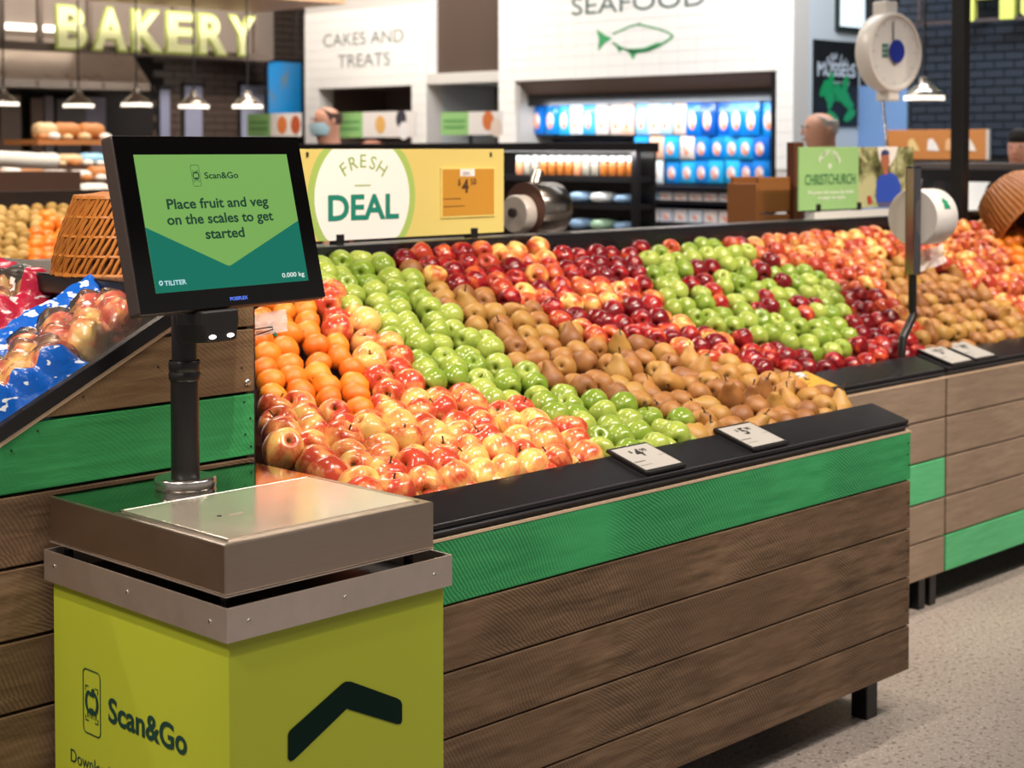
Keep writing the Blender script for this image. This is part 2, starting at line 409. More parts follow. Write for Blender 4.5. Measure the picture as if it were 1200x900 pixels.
# ================================================================== stand of bagged apples (end panel faces the camera)
YP, XP = 2.72, 2.03
bag_st = thing('bagged_apple_stand', (1.5, YP, 0), 'sloping stand with rough wooden end panel and green board behind the lime scale', 'display stand')
def slope(x): return .986 + (x - 1.465) * .5
def slopex(z): return max(.93, 1.465 + (z - .986) / .5)
zz = [.095, .228, .361, .494, .627, .76, .893, 1.024, 1.157, 1.246]
for i in range(len(zz) - 1):
    a, b = zz[i] + .003, zz[i + 1] - .003
    xa, xb = slopex(a), slopex(b)
    P = [(xa, YP, a), (XP, YP, a), (XP, YP, b), (xb, YP, b)]
    m = GREENR if i == 6 else (WOODR if i > 6 else WOOD)  # lower boards take the darker wood to stand in for the scale's shadow
    MB().prism(P, (0, .022, 0)).build('board', m, bag_st, bevel=.002, label='green painted board' if i == 6 else None)
for (x, y) in ((13, 528), (44, 505), (286, 471), (293, 490), (287, 509), (294, 523), (185, 430), (283, 431), (97, 465)):
    p = onY(x, y, YP); inst('nail', NAIL, bag_st, (p.x, YP - .0005, p.z))
p = onY(290, 448, YP); MB().lathe([(.0075, 0), (.007, .003), (.0045, .005), (.0015, .0055)], 14, (p.x, YP, p.z), 'Y').build('bolt', CHROME, bag_st, True)
MB().prism([(.93, YP - .002, slope(.93) - .002), (1.87, YP - .002, slope(1.87) - .002), (1.87, YP - .002, slope(1.87) + .006), (.93, YP - .002, slope(.93) + .006)], (0, .024, 0)).build('edge_strip', RAW, bag_st)
MB().prism([(.93, YP - .004, slope(.93) + .006), (1.885, YP - .004, slope(1.885) + .006), (1.885, YP - .004, slope(1.885) + .036), (.93, YP - .004, slope(.93) + .036)], (0, .022, 0)).build('side_strip', BLACK, bag_st, bevel=.002)
MB().prism([(.93, YP + .02, slope(.93) - .12), (1.88, YP + .02, slope(1.88) - .12), (1.88, YP + .02, slope(1.88) - .02), (.93, YP + .02, slope(.93) - .02)], (0, 3.2, 0)).build('tray', BLACK, bag_st)
MB().box((1.85, YP + .02, 1.208), (2.055, 5.9, 1.25)).build('shelf', BLACK, bag_st, bevel=.004)
MB().box((1.88, YP + .02, 1.0), (1.90, 5.9, 1.206)).build('riser', DARKB, bag_st)
MB().box((1.0, YP + .03, .1), (2.03, 5.9, .62)).build('carcass', DARKB, bag_st)
MB().box((2.03, YP + .024, .1), (2.05, 3.8, 1.2)).build('back_panel', DARKB, bag_st)

# ================================================================== self-service produce scale
sc = thing('produce_scale', (1.79, 2.42, 0), 'lime green self-service scale kiosk with steel platform and tilted touchscreen', 'scale')
LIME = pm('lime_panel', '#b1bb34', .42)
PX0, PX1, PY0, PY1 = 1.556, 2.030, 2.157, 2.698
ped = MB().box((PX0, PY0, 0), (PX1, PY1, .74)).build('pedestal', LIME, sc, bevel=.002)
FL = Frame((PX0, PY0, 0), (0, -1, 0), ZA); FR = Frame((PX0, PY0, 0), XA, ZA)
m = MB(); a = FL.p(95.6, 816); b = FL.p(120.4, 828.5); h = (FL.p(96, 779)[1] - FL.p(96, 853)[1])
phone_icon(m, FL.O, FL.U, FL.V, (a[0] + b[0]) / 2, (a[1] + b[1]) / 2 - .002, h, .0024)
a = FL.p(127.6, 834); b = FL.p(219.5, 868); hh = FL.p(129, 819)[1] - FL.p(129, 847)[1]
text(m, 'Scan&Go', FL.O, FL.U, FL.V, (a[0] + b[0]) / 2, (a[1] + b[1]) / 2, hh, .024, w=b[0] - a[0])
m.build('lettering', PRINTDK, ped, label='dark green phone icon and Scan&Go lettering')
m = MB(); a = FL.p(83.5, 884); text(m, 'Download the app', FL.O, FL.U, FL.V, a[0], a[1], .024, -.004, align='LEFT', w=.235)
m.build('lettering', PRINTDK, ped, label='thin dark lettering starting with Download')
m = MB(); poly2(m, FR.pts((337, 861), (339, 856), (401, 800.5), (405, 798.5), (411, 798.5), (465, 818), (469, 820.5), (471, 825), (471, 844), (469.5, 848), (465, 848.5), (406, 830.5), (344, 890.5), (340, 892), (337, 889)), FR.O, FR.U, FR.V)
m.build('arrow_print', pm('arrow_green', '#032019', .7, spec=.15), ped, label='dark green bent arrow print')
m = MB(); t = .003; CX0, CX1, CY0, CY1, cz0, cz1 = 1.544, 2.040, 2.145, 2.709, .731, .787
m.box((CX0, CY0, cz0), (CX1, CY0 + t, cz1)); m.box((CX0, CY1 - t, cz0), (CX1, CY1, cz1)); m.box((CX0, CY0 + t, cz0), (CX0 + t, CY1 - t, cz1)); m.box((CX1 - t, CY0 + t, cz0), (CX1, CY1 - t, cz1))
collar = m.build('collar', STEELC, sc)
m = MB().box((CX0 + t, CY0 + t, .741), (CX1 - t, CY1 - t, .745)).build('recess', BLACKM, sc)
SCREW = MB().lathe([(.0042, 0), (.0042, .0006), (.003, .0016), (.0012, .0018)], 12, axis='Y').mesh('screw', CHROME, True)
for (x, y) in ((292, 728), (404.5, 700.5), (509, 674)):
    p = onY(x, y, CY0); inst('screw', SCREW, collar, (p.x, CY0, p.z))
for (x, y) in ((63.5, 663.5), (149, 694), (246, 728.5)):
    p = onX(x, y, CX0); inst('screw', SCREW, collar, (CX0, p.y, p.z), Quaternion((0, 0, 1), -math.pi / 2))
TX0, TX1, TY0, TY1, TZ0, TZ1 = 1.553, 2.009, 2.160, 2.702, .803, .886
tray = MB().box((TX0, TY0, TZ0), (TX1, TY1, TZ1)).build('platform', STEEL, sc, bevel=.003)
MB().box((TX0 - .0005, TY0 - .0005, .800), (TX1 + .0005, TY1 + .0005, .8022)).build('lower_lip', STEELC, tray)
MB().box((TX0 + .003, 2.492, TZ1), (TX1 - .003, TY1 - .003, TZ1 + .0006)).build('rear_deck', brushed('mirror_steel', '#b4aca2', .07, (3, 3, 3)), tray)
MB().box((1.574, 2.184, TZ1), (1.984, 2.489, TZ1 + .0028)).build('weighing_plate', PLATE, tray, bevel=.001)
m = MB().box((1.568, 2.489, TZ1), (1.990, 2.4925, TZ1 + .0035)); m.box((1.568, 2.178, TZ1), (1.5715, 2.4925, TZ1 + .0025)); m.box((1.9865, 2.178, TZ1), (1.990, 2.4925, TZ1 + .0025))
m.build('plate_highlight_frame', CHROME, tray)  # recess edges as chrome strips, shaped to show as a highlight
p = onZ(257, 604.5, TZ1 + .003); MB().lathe([(.0045, 0), (.0045, .0004)], 14, (p.x, p.y, TZ1 + .0028)).build('level_bubble', BLACKM, tray)
p = onZ(277, 602, TZ1 + .003); MB().box((p.x - .014, p.y - .004, TZ1 + .0028), (p.x + .014, p.y + .004, TZ1 + .0033)).build('level_slot', pm('slot_grey', '#9a9186', .4), tray)
for x in (TX0 + .02, TX1 - .035):
    for y in (TY0 + .03, TY1 - .03): MB().lathe([(.014, .745), (.014, .765), (.009, .767), (.007, .803)], 16, (x, y, 0)).build('foot', pm('black_rubber', '#0e0d0d', .25), sc, True)
PC = Vector((1.772, 2.590, 0))
MB().lathe([(.030, TZ1), (.056, TZ1), (.0575, TZ1 + .004), (.0575, TZ1 + .017), (.055, TZ1 + .020), (.040, TZ1 + .0205), (.036, TZ1 + .018), (.030, TZ1 + .018)], 40, PC).build('base_ring', brushed('ring_steel', '#ddd8d4', .24, (3, 3, 30)), sc, True)
pole = MB().lathe([(.0265, TZ1), (.0265, 1.115), (.0238, 1.117), (.0238, 1.34)], 28, PC).build('pole', BLACKM, sc, True)
MB().lathe([(.0285, 1.088), (.030, 1.091), (.030, 1.102), (.0285, 1.104), (.0285, 1.106), (.030, 1.108), (.030, 1.122), (.0285, 1.125)], 28, PC, caps=False).build('pole_collar', BLACKM, pole, True)
# touchscreen
MY, MT = math.radians(5.95), math.radians(13.68)
U = Vector((math.cos(MY), math.sin(MY), 0)); Nh = Vector((math.sin(MY), -math.cos(MY), 0))
V = ZA * math.cos(MT) - Nh * math.sin(MT)
FM = Frame((1.822, 2.53, 1.3875), U, V)
mw, mh = .453, .322
mon = MB().obox(FM.O, FM.U, FM.V, FM.N, (-mw / 2 - .002, -mh / 2 - .002, -.036), (mw / 2 + .002, mh / 2 + .002, -.002)).build('touchscreen', pm('screen_housing', '#3a2f2c', .4), sc, bevel=.006, seg=3)
MB().obox(FM.O, FM.U, FM.V, FM.N, (-mw / 2, -mh / 2, -.003), (mw / 2, mh / 2, 0)).build('bezel', pm('bezel_glass', '#060506', .12), mon, bevel=.001)
q = FM.pts((155.6, 182), (334.7, 180.3), (362, 329.4), (182.8, 343.3))
x0, x1, y0, y1 = (q[0][0] + q[3][0]) / 2, (q[1][0] + q[2][0]) / 2, (q[2][1] + q[3][1]) / 2, (q[0][1] + q[1][1]) / 2
def em(name, c, s=1): return pm(name, '#000000', .25, emit=c, estr=s)
poly2(MB(), [(x0, y0), (x1, y0), (x1, y1), (x0, y1)], FM.O, FM.U, FM.V, .0006).build('display', em('display_light_green', '#78aa55'), mon, label='lit green display')
l, c_, r = FM.p(169.4, 266.7), FM.p(268.5, 311.5), FM.p(348, 258.6)
poly2(MB(), [(x0, y0), (x1, y0), (x1, r[1]), (c_[0] + .006, c_[1] + .0016), (c_[0], c_[1]), (c_[0] - .006, c_[1] + .0016), (x0, l[1])], FM.O, FM.U, FM.V, .0009).build('display_panel', em('display_dark_green', '#0b6f5c'), mon)
DT = em('display_text_dark', '#173f2e')
m = MB(); a = FM.p(229, 206); phone_icon(m, FM.O, FM.U, FM.V, a[0], a[1], .040, .0009)
m2 = MB(); m2.v = [tuple(Vector(v) + FM.N * .0004) for v in m.v]; m2.f = m.f
m2.build('display_icon', DT, mon, label='small phone icon')
m = MB()
for s, X0, X1, y, hh, bo in (('Scan&Go', 239, 278.6, 205.6, .0118, .02), ('Place fruit and veg', 196.4, 315.3, 237.6, .0185, .024), ('on the scales to get', 196.7, 321.4, 255.3, .0185, .024), ('started', 240, 286, 273.2, .0185, .024)):
    a, b = FM.p(X0, y), FM.p(X1, y); mid = FM.p((X0 + X1) / 2, y)
    text(m, s, FM.O, FM.U, FM.V, mid[0], mid[1], hh, bo, w=b[0] - a[0], lift=.0013)
for v in m.v: pass
m2 = MB(); m2.v = [tuple(Vector(v) + FM.N * .0004) for v in m.v]; m2.f = m.f
m2.build('display_text', DT, mon, label='dark green words asking to place fruit and veg on the scales')
m = MB(); a = FM.p(205, 331.3); text(m, 'TILITER', FM.O, FM.U, FM.V, a[0], a[1], .0085, .02, w=FM.p(218, 331)[0] - FM.p(192, 331)[0], lift=.0016)
m.build('display_text', em('display_text_blue', '#bfe4ee'), mon, label='pale TILITER lettering')
m = MB(); a = FM.p(188, 332); stroke(m, ell(a[0], a[1], .0034, .0034, 16), .0022, FM.O, FM.U, FM.V, .0016, close=True)
m.build('display_mark', em('display_text_blue', '#bfe4ee'), mon, label='pale round mark')
m = MB(); a = FM.p(343, 321.8); text(m, '0.000 kg', FM.O, FM.U, FM.V, a[0], a[1], .0085, .012, w=FM.p(356, 321)[0] - FM.p(330, 322)[0], lift=.0016)
m.build('display_text', em('display_text_white', '#e6f0ea'), mon, label='white weight readout 0.000 kg')
m = MB(); a = FM.p(279.8, 349.4); text(m, 'POSIFLEX', FM.O, FM.U, FM.V, a[0], a[1], .0062, .03, w=FM.p(290.3, 349)[0] - FM.p(269.4, 350)[0], lift=.0008)
m.build('bezel_lettering', em('bezel_blue', '#5b7df0', 1.2), mon, label='glowing blue maker lettering')
# bracket and camera head under the screen
MB().box((PC.x - .045, PC.y - .06, 1.29), (PC.x + .045, PC.y - .005, 1.40)).build('bracket', BLACKM, sc, bevel=.004)
hp = onY(246, 371, 2.5); FH = Frame((hp.x, 2.500, hp.z), U, (V * .35 + Nh * -.0 + ZA * .65))
wt, wb, ht = .044, .036, .042
P = [(-wt, .012), (wt, .012), (wt, -.012), (wb, -ht), (wb * .9, -ht - .004), (-wb * .9, -ht - .004), (-wb, -ht), (-wt, -.012)]
head = MB().prism([FH.at(a, b, .03) for a, b in P], FH.N * -.075).build('camera_head', pm('camera_black', '#171313', .45), sc, bevel=.004)
for sx in (-.023, .020):
    LED = MB().lathe([(.0001, .0012), (.007, .0012), (.0078, 0)], 16, caps=False)
    Mx = Matrix.Translation(FH.at(sx, -ht + .006, .0305)) @ Matrix((FH.U, FH.V, FH.N)).transposed().to_4x4() @ Matrix.Diagonal((1.1, .5, 1, 1))
    MB().add(LED, Mx).build('led_lens', em('led_white', '#fff4ee', 4), head)

# ================================================================== fruit
def fruit_mat(name, kind):
    k = NT(name); tc = k.n('TexCoord'); oi = k.n('ObjectInfo'); R = oi.outputs['Random']
    off = k.n('CombineXYZ')
    for i, f in enumerate((31.0, 17.0, 53.0)): k.l(k.math('MULTIPLY', R, f), off.inputs[i])
    add = k.n('VectorMath', _operation='ADD'); k.l(tc.outputs['Object'], add.inputs[0]); k.l(off.outputs[0], add.inputs[1])
    v = add.outputs[0]
    sp = k.n('SeparateXYZ'); k.l(tc.outputs['Object'], sp.inputs[0])
    rad = k.math('SQRT', k.math('ADD', k.math('MULTIPLY', sp.outputs[0], sp.outputs[0]), k.math('MULTIPLY', sp.outputs[1], sp.outputs[1])))
    mp = k.n('Mapping'); mp.inputs['Scale'].default_value = (1, 1, .12); k.l(v, mp.inputs[0])
    streak = k.noise(mp.outputs[0], 9, 3, .6); big = k.noise(v, 1.1, 2, .4); fine = k.noise(v, 14, 2)
    sh = k.math('SUBTRACT', R, .5)
    rough = .3
    if kind in ('pink', 'red', 'gala'):
        cols = {'pink': ('#dfb868', '#dc8c54', '#b8422c'), 'gala': ('#e6b968', '#d0743f', '#a83a26'), 'red': ('#c85a30', '#a01e20', '#6b0c16')}[kind]
        bias = {'pink': .05, 'gala': .10, 'red': .16}[kind]
        f = k.math('ADD', k.math('ADD', k.math('MULTIPLY', big, 1.7), k.math('MULTIPLY', streak, .55)), k.math('ADD', k.math('MULTIPLY', sh, .62), -.62 + bias))
        col = k.ramp(f, [(.22, lin(cols[0])), (.50, lin(cols[1])), (.80, lin(cols[2]))])
        rough = .2
    elif kind == 'green':
        f = k.math('ADD', k.math('ADD', k.math('MULTIPLY', big, .9), k.math('MULTIPLY', fine, .2)), k.math('MULTIPLY', sh, .5))
        col = k.ramp(f, [(.3, lin('#748f2c')), (.75, lin('#a3b150'))])
        rough = .19
    elif kind == 'pear':
        f = k.math('ADD', k.math('ADD', k.math('MULTIPLY', big, .8), k.math('MULTIPLY', fine, .4)), k.math('MULTIPLY', sh, .7))
        col = k.ramp(f, [(.3, lin('#845226')), (.58, lin('#a26c32')), (.9, lin('#ac823c'))])
        rough = .5
    elif kind == 'orange':
        f = k.math('ADD', k.math('MULTIPLY', big, .8), k.math('MULTIPLY', sh, .5))
        col = k.ramp(f, [(.2, lin('#e8701a')), (.7, lin('#f39428'))]); rough = .36
        k.bump(k.noise(v, 45, 2), .25, .0015)
    elif kind == 'kiwi':
        f = k.math('ADD', k.math('MULTIPLY', fine, .7), k.math('MULTIPLY', sh, .6))
        col = k.ramp(f, [(.2, lin('#a8833f')), (.7, lin('#d2ae6a'))]); rough = .7
    core = {'pink': '#6b4a22', 'red': '#5a2a18', 'gala': '#6b4a22', 'green': '#5f6e1e', 'pear': '#553617', 'orange': '#a55a18', 'kiwi': '#4f3a1c'}[kind]
    rc = .17 if kind != 'orange' else .09
    fac = k.ramp(rad, [(rc * .5, (1, 1, 1, 1)), (rc, (0, 0, 0, 1))])
    k.l(k.mix(fac, col, lin(core)), k.b.inputs['Base Color']); k.b.inputs['Roughness'].default_value = rough
    k.b.inputs['Subsurface Weight'].default_value = 0
    return k.m
FM_ = {k: fruit_mat(k + '_skin', k) for k in ('pink', 'red', 'gala', 'green', 'pear', 'orange', 'kiwi')}
APPLE = [(.02, -.60), (.09, -.66), (.2, -.80), (.36, -.87), (.55, -.82), (.76, -.62), (.92, -.30), (1, .05), (.97, .36), (.85, .63), (.65, .80), (.45, .85), (.28, .80), (.15, .68), (.06, .56), (.01, .52)]
def apple_fn(ph, tall=1.0, lob=.05):
    return lambda a, z: 1 + lob * math.cos(5 * a + ph) * max(0, (-z - .1)) + .025 * math.cos(2 * a + ph * 2)
def apple_mesh(kind, ph, tall=1.0):
    return MB().lathe([(r, z * tall) for r, z in APPLE], 20, fn=apple_fn(ph)).mesh(kind + '_apple', FM_[kind], True)
PEARP = [(.02, -.84), (.12, -.86), (.22, -.93), (.42, -.95), (.7, -.78), (.92, -.45), (1, -.1), (.95, .25), (.78, .58), (.58, .88), (.45, 1.15), (.36, 1.38), (.24, 1.52), (.1, 1.57), (.02, 1.56)]
def pear_mesh(ph):
    o = MB().lathe(PEARP, 18, fn=lambda a, z: 1 + .04 * math.cos(3 * a + ph) + .03 * math.cos(2 * a - ph))
    bend = .10
    o.v = [(x + bend * max(0, z) ** 2 * math.cos(ph), y + bend * max(0, z) ** 2 * math.sin(ph), z) for x, y, z in o.v]
    return o.mesh('pear', FM_['pear'], True)
ORP = [(.02, -.80), (.12, -.83), (.35, -.82), (.62, -.68), (.86, -.40), (1, 0), (.9, .36), (.68, .62), (.42, .78), (.2, .80), (.08, .76), (.01, .75)]
def orange_mesh(ph): return MB().lathe(ORP, 20, fn=lambda a, z: 1 + .035 * math.cos(3 * a + ph) + .02 * math.cos(7 * a)).mesh('mandarin', FM_['orange'], True)
KM = MB().lathe([(.02, -1.15), (.3, -1.1), (.65, -.85), (.9, -.45), (1, 0), (.92, .45), (.66, .85), (.3, 1.1), (.02, 1.15)], 12).mesh('kiwifruit', FM_['kiwi'], True)
VAR = {'pink': [apple_mesh('pink', p, t) for p, t in ((0, 1.05), (2, .98), (4, 1.12), (1, .92))],
       'gala': [apple_mesh('gala', p, t) for p, t in ((0, 1.0), (2, .95), (4, 1.05))],
       'red': [apple_mesh('red', p, t) for p, t in ((0, 1.02), (2, .96), (4, 1.06))],
       'green': [apple_mesh('green', p, t) for p, t in ((0, .97), (2, .92), (4, 1.0))],
       'pear': [pear_mesh(p) for p in (0, 2, 4)], 'orange': [orange_mesh(p) for p in (0, 2, 4)]}
STEMM = pm('stem_brown', '#4a3018', .7)
STEM = MB().tube([(0, 0, .50), (.03, 0, .75), (.10, .02, 1.02)], [.035, .035, .05], 6).mesh('stem', STEMM)
PSTEM = MB().tube([(.1, 0, 1.5), (.14, .02, 1.75), (.24, .04, 1.98)], [.05, .05, .07], 6).mesh('stem', STEMM)
SIZE = {'pink': .0410, 'gala': .0385, 'red': .0380, 'green': .0380, 'pear': .0365, 'orange': .0355}
NAMES = {'pink': 'blush_apple', 'gala': 'pink_apple', 'red': 'red_apple', 'green': 'green_apple', 'pear': 'brown_pear', 'orange': 'mandarin'}
CATS = {'pink': 'apple', 'gala': 'apple', 'red': 'apple', 'green': 'apple', 'pear': 'pear', 'orange': 'mandarin'}

def inside(x, y, P):
    c = False; j = len(P) - 1
    for i in range(len(P)):
        if (P[i][1] > y) != (P[j][1] > y) and x < (P[j][0] - P[i][0]) * (y - P[i][1]) / (P[j][1] - P[i][1]) + P[i][0]: c = not c
        j = i
    return c
# which fruit lies where (outlines of the colour blocks on the heap)
ZONES = [
 ('orange', [(285, 350), (350, 355), (372, 372), (395, 392), (418, 420), (432, 452), (440, 478), (420, 488), (385, 484), (350, 470), (318, 468), (285, 466)], 'mandarin in the bright orange heap beside the rough end panel', 'mandarins at the end of the heap'),
 ('green', [(372, 285), (448, 292), (470, 318), (500, 345), (535, 375), (572, 402), (602, 428), (640, 452), (700, 470), (760, 480), (806, 500), (812, 540), (700, 560), (688, 520), (650, 494), (600, 480), (560, 474), (522, 462), (492, 440), (470, 408), (440, 390), (408, 370), (384, 345), (372, 320)], 'green apple in the diagonal band between blush apples and brown pears', 'green apples in the near band'),
 ('pear', [(452, 300), (482, 314), (505, 330), (545, 345), (590, 352), (640, 374), (690, 398), (745, 402), (790, 418), (850, 428), (905, 440), (962, 448), (985, 470), (1010, 500), (812, 540), (806, 500), (760, 480), (700, 470), (640, 452), (602, 428), (572, 402), (535, 375), (500, 345), (470, 320)], 'brown pear in the russet band above the near price tags', 'brown pears in the near band'),
 ('green', [(755, 306), (775, 298), (800, 290), (803, 268), (824, 268), (832, 290), (865, 294), (908, 312), (938, 320), (968, 330), (985, 358), (1000, 405), (975, 420), (928, 416), (905, 396), (880, 400), (845, 392), (815, 384), (790, 368), (770, 345), (756, 335)], 'green apple in the far patch surrounded by red apples', 'green apples in the far patch'),
 ('red', [(985, 352), (1012, 338), (1040, 360), (1052, 385), (1066, 400), (1066, 425), (870, 462), (850, 430), (872, 405), (905, 398), (928, 418), (985, 418), (1003, 404)], 'glossy dark red apple above the long empty black rail', 'dark red apples by the far rail'),
 ('pear', [(1030, 330), (1040, 302), (1060, 310), (1085, 312), (1115, 322), (1140, 338), (1160, 352), (1195, 372), (1192, 395), (1110, 420), (1080, 415), (1062, 372), (1040, 345)], 'brown pear heaped right of the roll post on the island', 'brown pears right of the roll post'),
 ('orange', [(1176, 245), (1400, 225), (1400, 300), (1230, 332), (1200, 330), (1184, 316), (1170, 300), (1164, 285)], 'orange mandarin below the tipped wicker basket at the right edge', 'mandarins under the right basket'),
 ('gala', [(1085, 240), (1180, 240), (1164, 285), (1184, 316), (1230, 330), (1400, 300), (1400, 420), (1192, 395), (1195, 372), (1160, 352), (1140, 338), (1115, 322), (1075, 308)], 'pink red apple between the far pears and the right basket', 'pink apples below the right basket'),
 ('gala', [(880, 255), (1085, 240), (1075, 305), (1040, 302), (1030, 340), (1012, 338), (985, 352), (962, 326), (908, 310), (880, 300)], 'pink yellow apple below the green grower sign', 'pink apples below the grower sign'),
 ('pink', [(285, 466), (318, 468), (350, 470), (385, 484), (420, 488), (440, 478), (432, 452), (418, 420), (395, 392), (350, 355), (372, 340), (384, 345), (408, 370), (440, 390), (470, 408), (492, 440), (522, 462), (560, 474), (600, 480), (650, 494), (688, 520), (700, 560), (500, 640), (285, 640)], 'large blush apple in the near heap above the black rim', 'blush apples in the near heap'),
]
REDMIX = ('red and pink apple mixed in the upper heap below the sale sign', 'mixed red and pink apples in the upper heap')
ODD = [('red', 822, 330, 16, 'red apple alone inside the far patch of green apples, left one'), ('red', 840, 350, 12, None), ('red', 890, 326, 13, None), ('red', 945, 366, 10, 'dark red apple lying alone on the far green apples below the grower sign'), ('red', 920, 340, 9, None), ('red', 893, 362, 14, None)]
def surf(x, y):
    zi = zs_isl(y)
    if x < BX1 - .01:
        if y < 2.86: return .805 + (y - 2.44) / (2.86 - 2.44) * .105
        t = (y - 2.86) / (3.63 - 2.86); return .910 + t * (1.195 - .910)
    return zi
def kind_at(x, y, wx):
    for k, ox, oy, r, lab in ODD:
        if abs(x - ox) < r and abs(y - oy) < r * .8: return k, (lab or 'red apple sitting among the far green apples'), 'red apples among the far green ones'
    for z in ZONES:
        if inside(x, y, z[1]): return z[0], z[2], z[3]
    n = noise.noise(Vector((wx[0] * 5.2, wx[1] * 6.1, 4.2))) * .8
    for P in ([(590, 325), (665, 330), (665, 378), (610, 362)], [(640, 265), (757, 258), (762, 300), (755, 352), (700, 335), (640, 315)], [(685, 362), (760, 352), (770, 405), (705, 405)], [(845, 262), (905, 262), (905, 300), (850, 292)]):
        if inside(x, y, P): n += .28
    n -= .17
    return ('red' if n > -.02 else 'gala'), REDMIX[0], REDMIX[1]
count = {}; used_lab = set(); placed = []
def put_fruit(k, p, lab, grp, scl=1.0):
    s = SIZE[k] * scl * random.uniform(.94, 1.06)
    toCam = (CAM - p).normalized()
    m = random.choice(VAR[k]); stem = False
    if k == 'pear':
        rr = random.random()
        if rr < .62: ax = -(toCam + Vector((random.uniform(-.45, .45), random.uniform(-.45, .45), random.uniform(-.5, .2))))
        elif rr < .8: ax = Vector((random.uniform(-.5, .5), random.uniform(-.5, .5), 1))
        else: ax = Vector((random.uniform(-1, 1), random.uniform(-1, 1), .2))
        stem = True
    else:
        rr = random.random()
        if rr < .33: ax = -(toCam + Vector((random.uniform(-.5, .5), random.uniform(-.5, .5), random.uniform(-.9, .2)))); 
        elif rr < .60: ax = Vector((random.uniform(-.8, .8), random.uniform(-.8, .8), 1)); stem = True
        else: ax = Vector((random.uniform(-1, 1), random.uniform(-1, 1), random.uniform(-1, .5)))
        if k == 'orange': stem = False
    q = ZA.rotation_difference(ax.normalized()) @ Quaternion((0, 0, 1), random.uniform(0, 6.28))
    o = inst(NAMES[k], m, None, p, q, s)
    if 'left one' in lab or 'alone' in lab:
        if lab in used_lab: lab = 'red apple sitting among the far green apples'
        used_lab.add(lab)
    if 'left one' in lab or 'alone' in lab: tag(o, lab, CATS[k])
    else: tag(o, lab, CATS[k], grp)
    count[k] = count.get(k, 0) + 1
    dt = ax.normalized().dot(toCam); placed.append((o, k, grp, px(p), 'stem end showing' if dt > .55 else ('blossom end showing' if dt < -.55 else 'lying sideways')))
    if stem and (CAM - p).length < (5.0 if k == 'pear' else 4.2):
        t = bpy.data.objects.new('stem', PSTEM if k == 'pear' else STEM); COL.objects.link(t); t.parent = o
    return o
pitch = .0805; row = .0665
def heap(x0, x1, ymin, ymax, front):
    y = ymin; j = 0
    while y < ymax:
        z = surf((x0 + x1) / 2, y); dz = surf((x0 + x1) / 2, y + .01) - z; dy = .01 / math.hypot(.01, dz)
        x = x0 + (.5 * pitch if j % 2 else 0)
        while x < x1:
            jx, jy = random.uniform(-.012, .012), random.uniform(-.010, .010)
            p = Vector((x + jx, y + jy, 0)); p.z = surf(p.x, p.y) + random.uniform(-.006, .014)
            u, v, d = px(p)
            if -0 < v < 660 and 255 < u < 1330 and not (u < 296 and v > 340):
                k, lab, grp = kind_at(u, v, p)
                sc_ = 1.0; p.z += SIZE[k] - .036
                if k == 'pink' and v > 495: sc_ = 1.07
                put_fruit(k, p, lab, grp, sc_)
            x += pitch * (1.06 if False else 1.0)
        y += row * dy + .0; j += 1
random.seed(11)
heap(BX0 + .05, BX1 - .05, 2.475, 3.625, True)
heap(BX1 + .02, XE - .05, 2.925, 3.625, False)
# low front rows that only show their tops behind the rims
x = BX0 + .06
while x < BX1 - .06:
    p = Vector((x, 2.462, .792)); u, v, d = px(p); k, lab, grp = kind_at(u, v - 8, p)
    if k in ('red', 'gala'): k, lab, grp = 'pear', ZONES[2][2], ZONES[2][3]
    p.z = .822 - SIZE[k] * .55; put_fruit(k, p, lab, grp); x += .083

SHORT = {'mandarins at the end of the heap': 'mandarin beside the rough end panel', 'green apples in the near band': 'green apple in the near diagonal band', 'brown pears in the near band': 'brown pear in the near russet band',
 'green apples in the far patch': 'green apple in the far patch', 'dark red apples by the far rail': 'dark red apple above the far rail', 'brown pears right of the roll post': 'brown pear right of the roll post',
 'mandarins under the right basket': 'mandarin below the right basket', 'pink apples below the right basket': 'pink apple near the right basket', 'pink apples below the grower sign': 'pink apple below the grower sign',
 'blush apples in the near heap': 'blush apple in the near heap', 'mixed red and pink apples in the upper heap': '%s apple in the mixed upper heap'}
def relabel():
    by = {}
    for r in placed:
        if r[2] in SHORT and r[0].get('group') == r[2]: by.setdefault(r[2], []).append(r)
    for g, rs in by.items():
        us = sorted(r[3][0] for r in rs); vs = sorted(r[3][1] for r in rs); n = len(rs)
        kq = 5 if n > 40 else 3
        cols = ('far left', 'left', 'centre', 'right', 'far right') if kq == 5 else ('left', 'centre', 'right')
        rows_ = ('topmost', 'upper', 'middle', 'lower', 'lowest') if kq == 5 else ('upper', 'middle', 'lower')
        for o, k, gg, (u, v, d), face in rs:
            ci = min(kq - 1, us.index(u) * kq // n); ri = min(kq - 1, vs.index(v) * kq // n)
            nm = SHORT[g] % {'red': 'red', 'gala': 'pink'}.get(k, 'red') if '%s' in SHORT[g] else SHORT[g]
            o['label'] = '%s, %s, %s part, %s' % (nm, face, rows_[ri], cols[ci])
relabel()

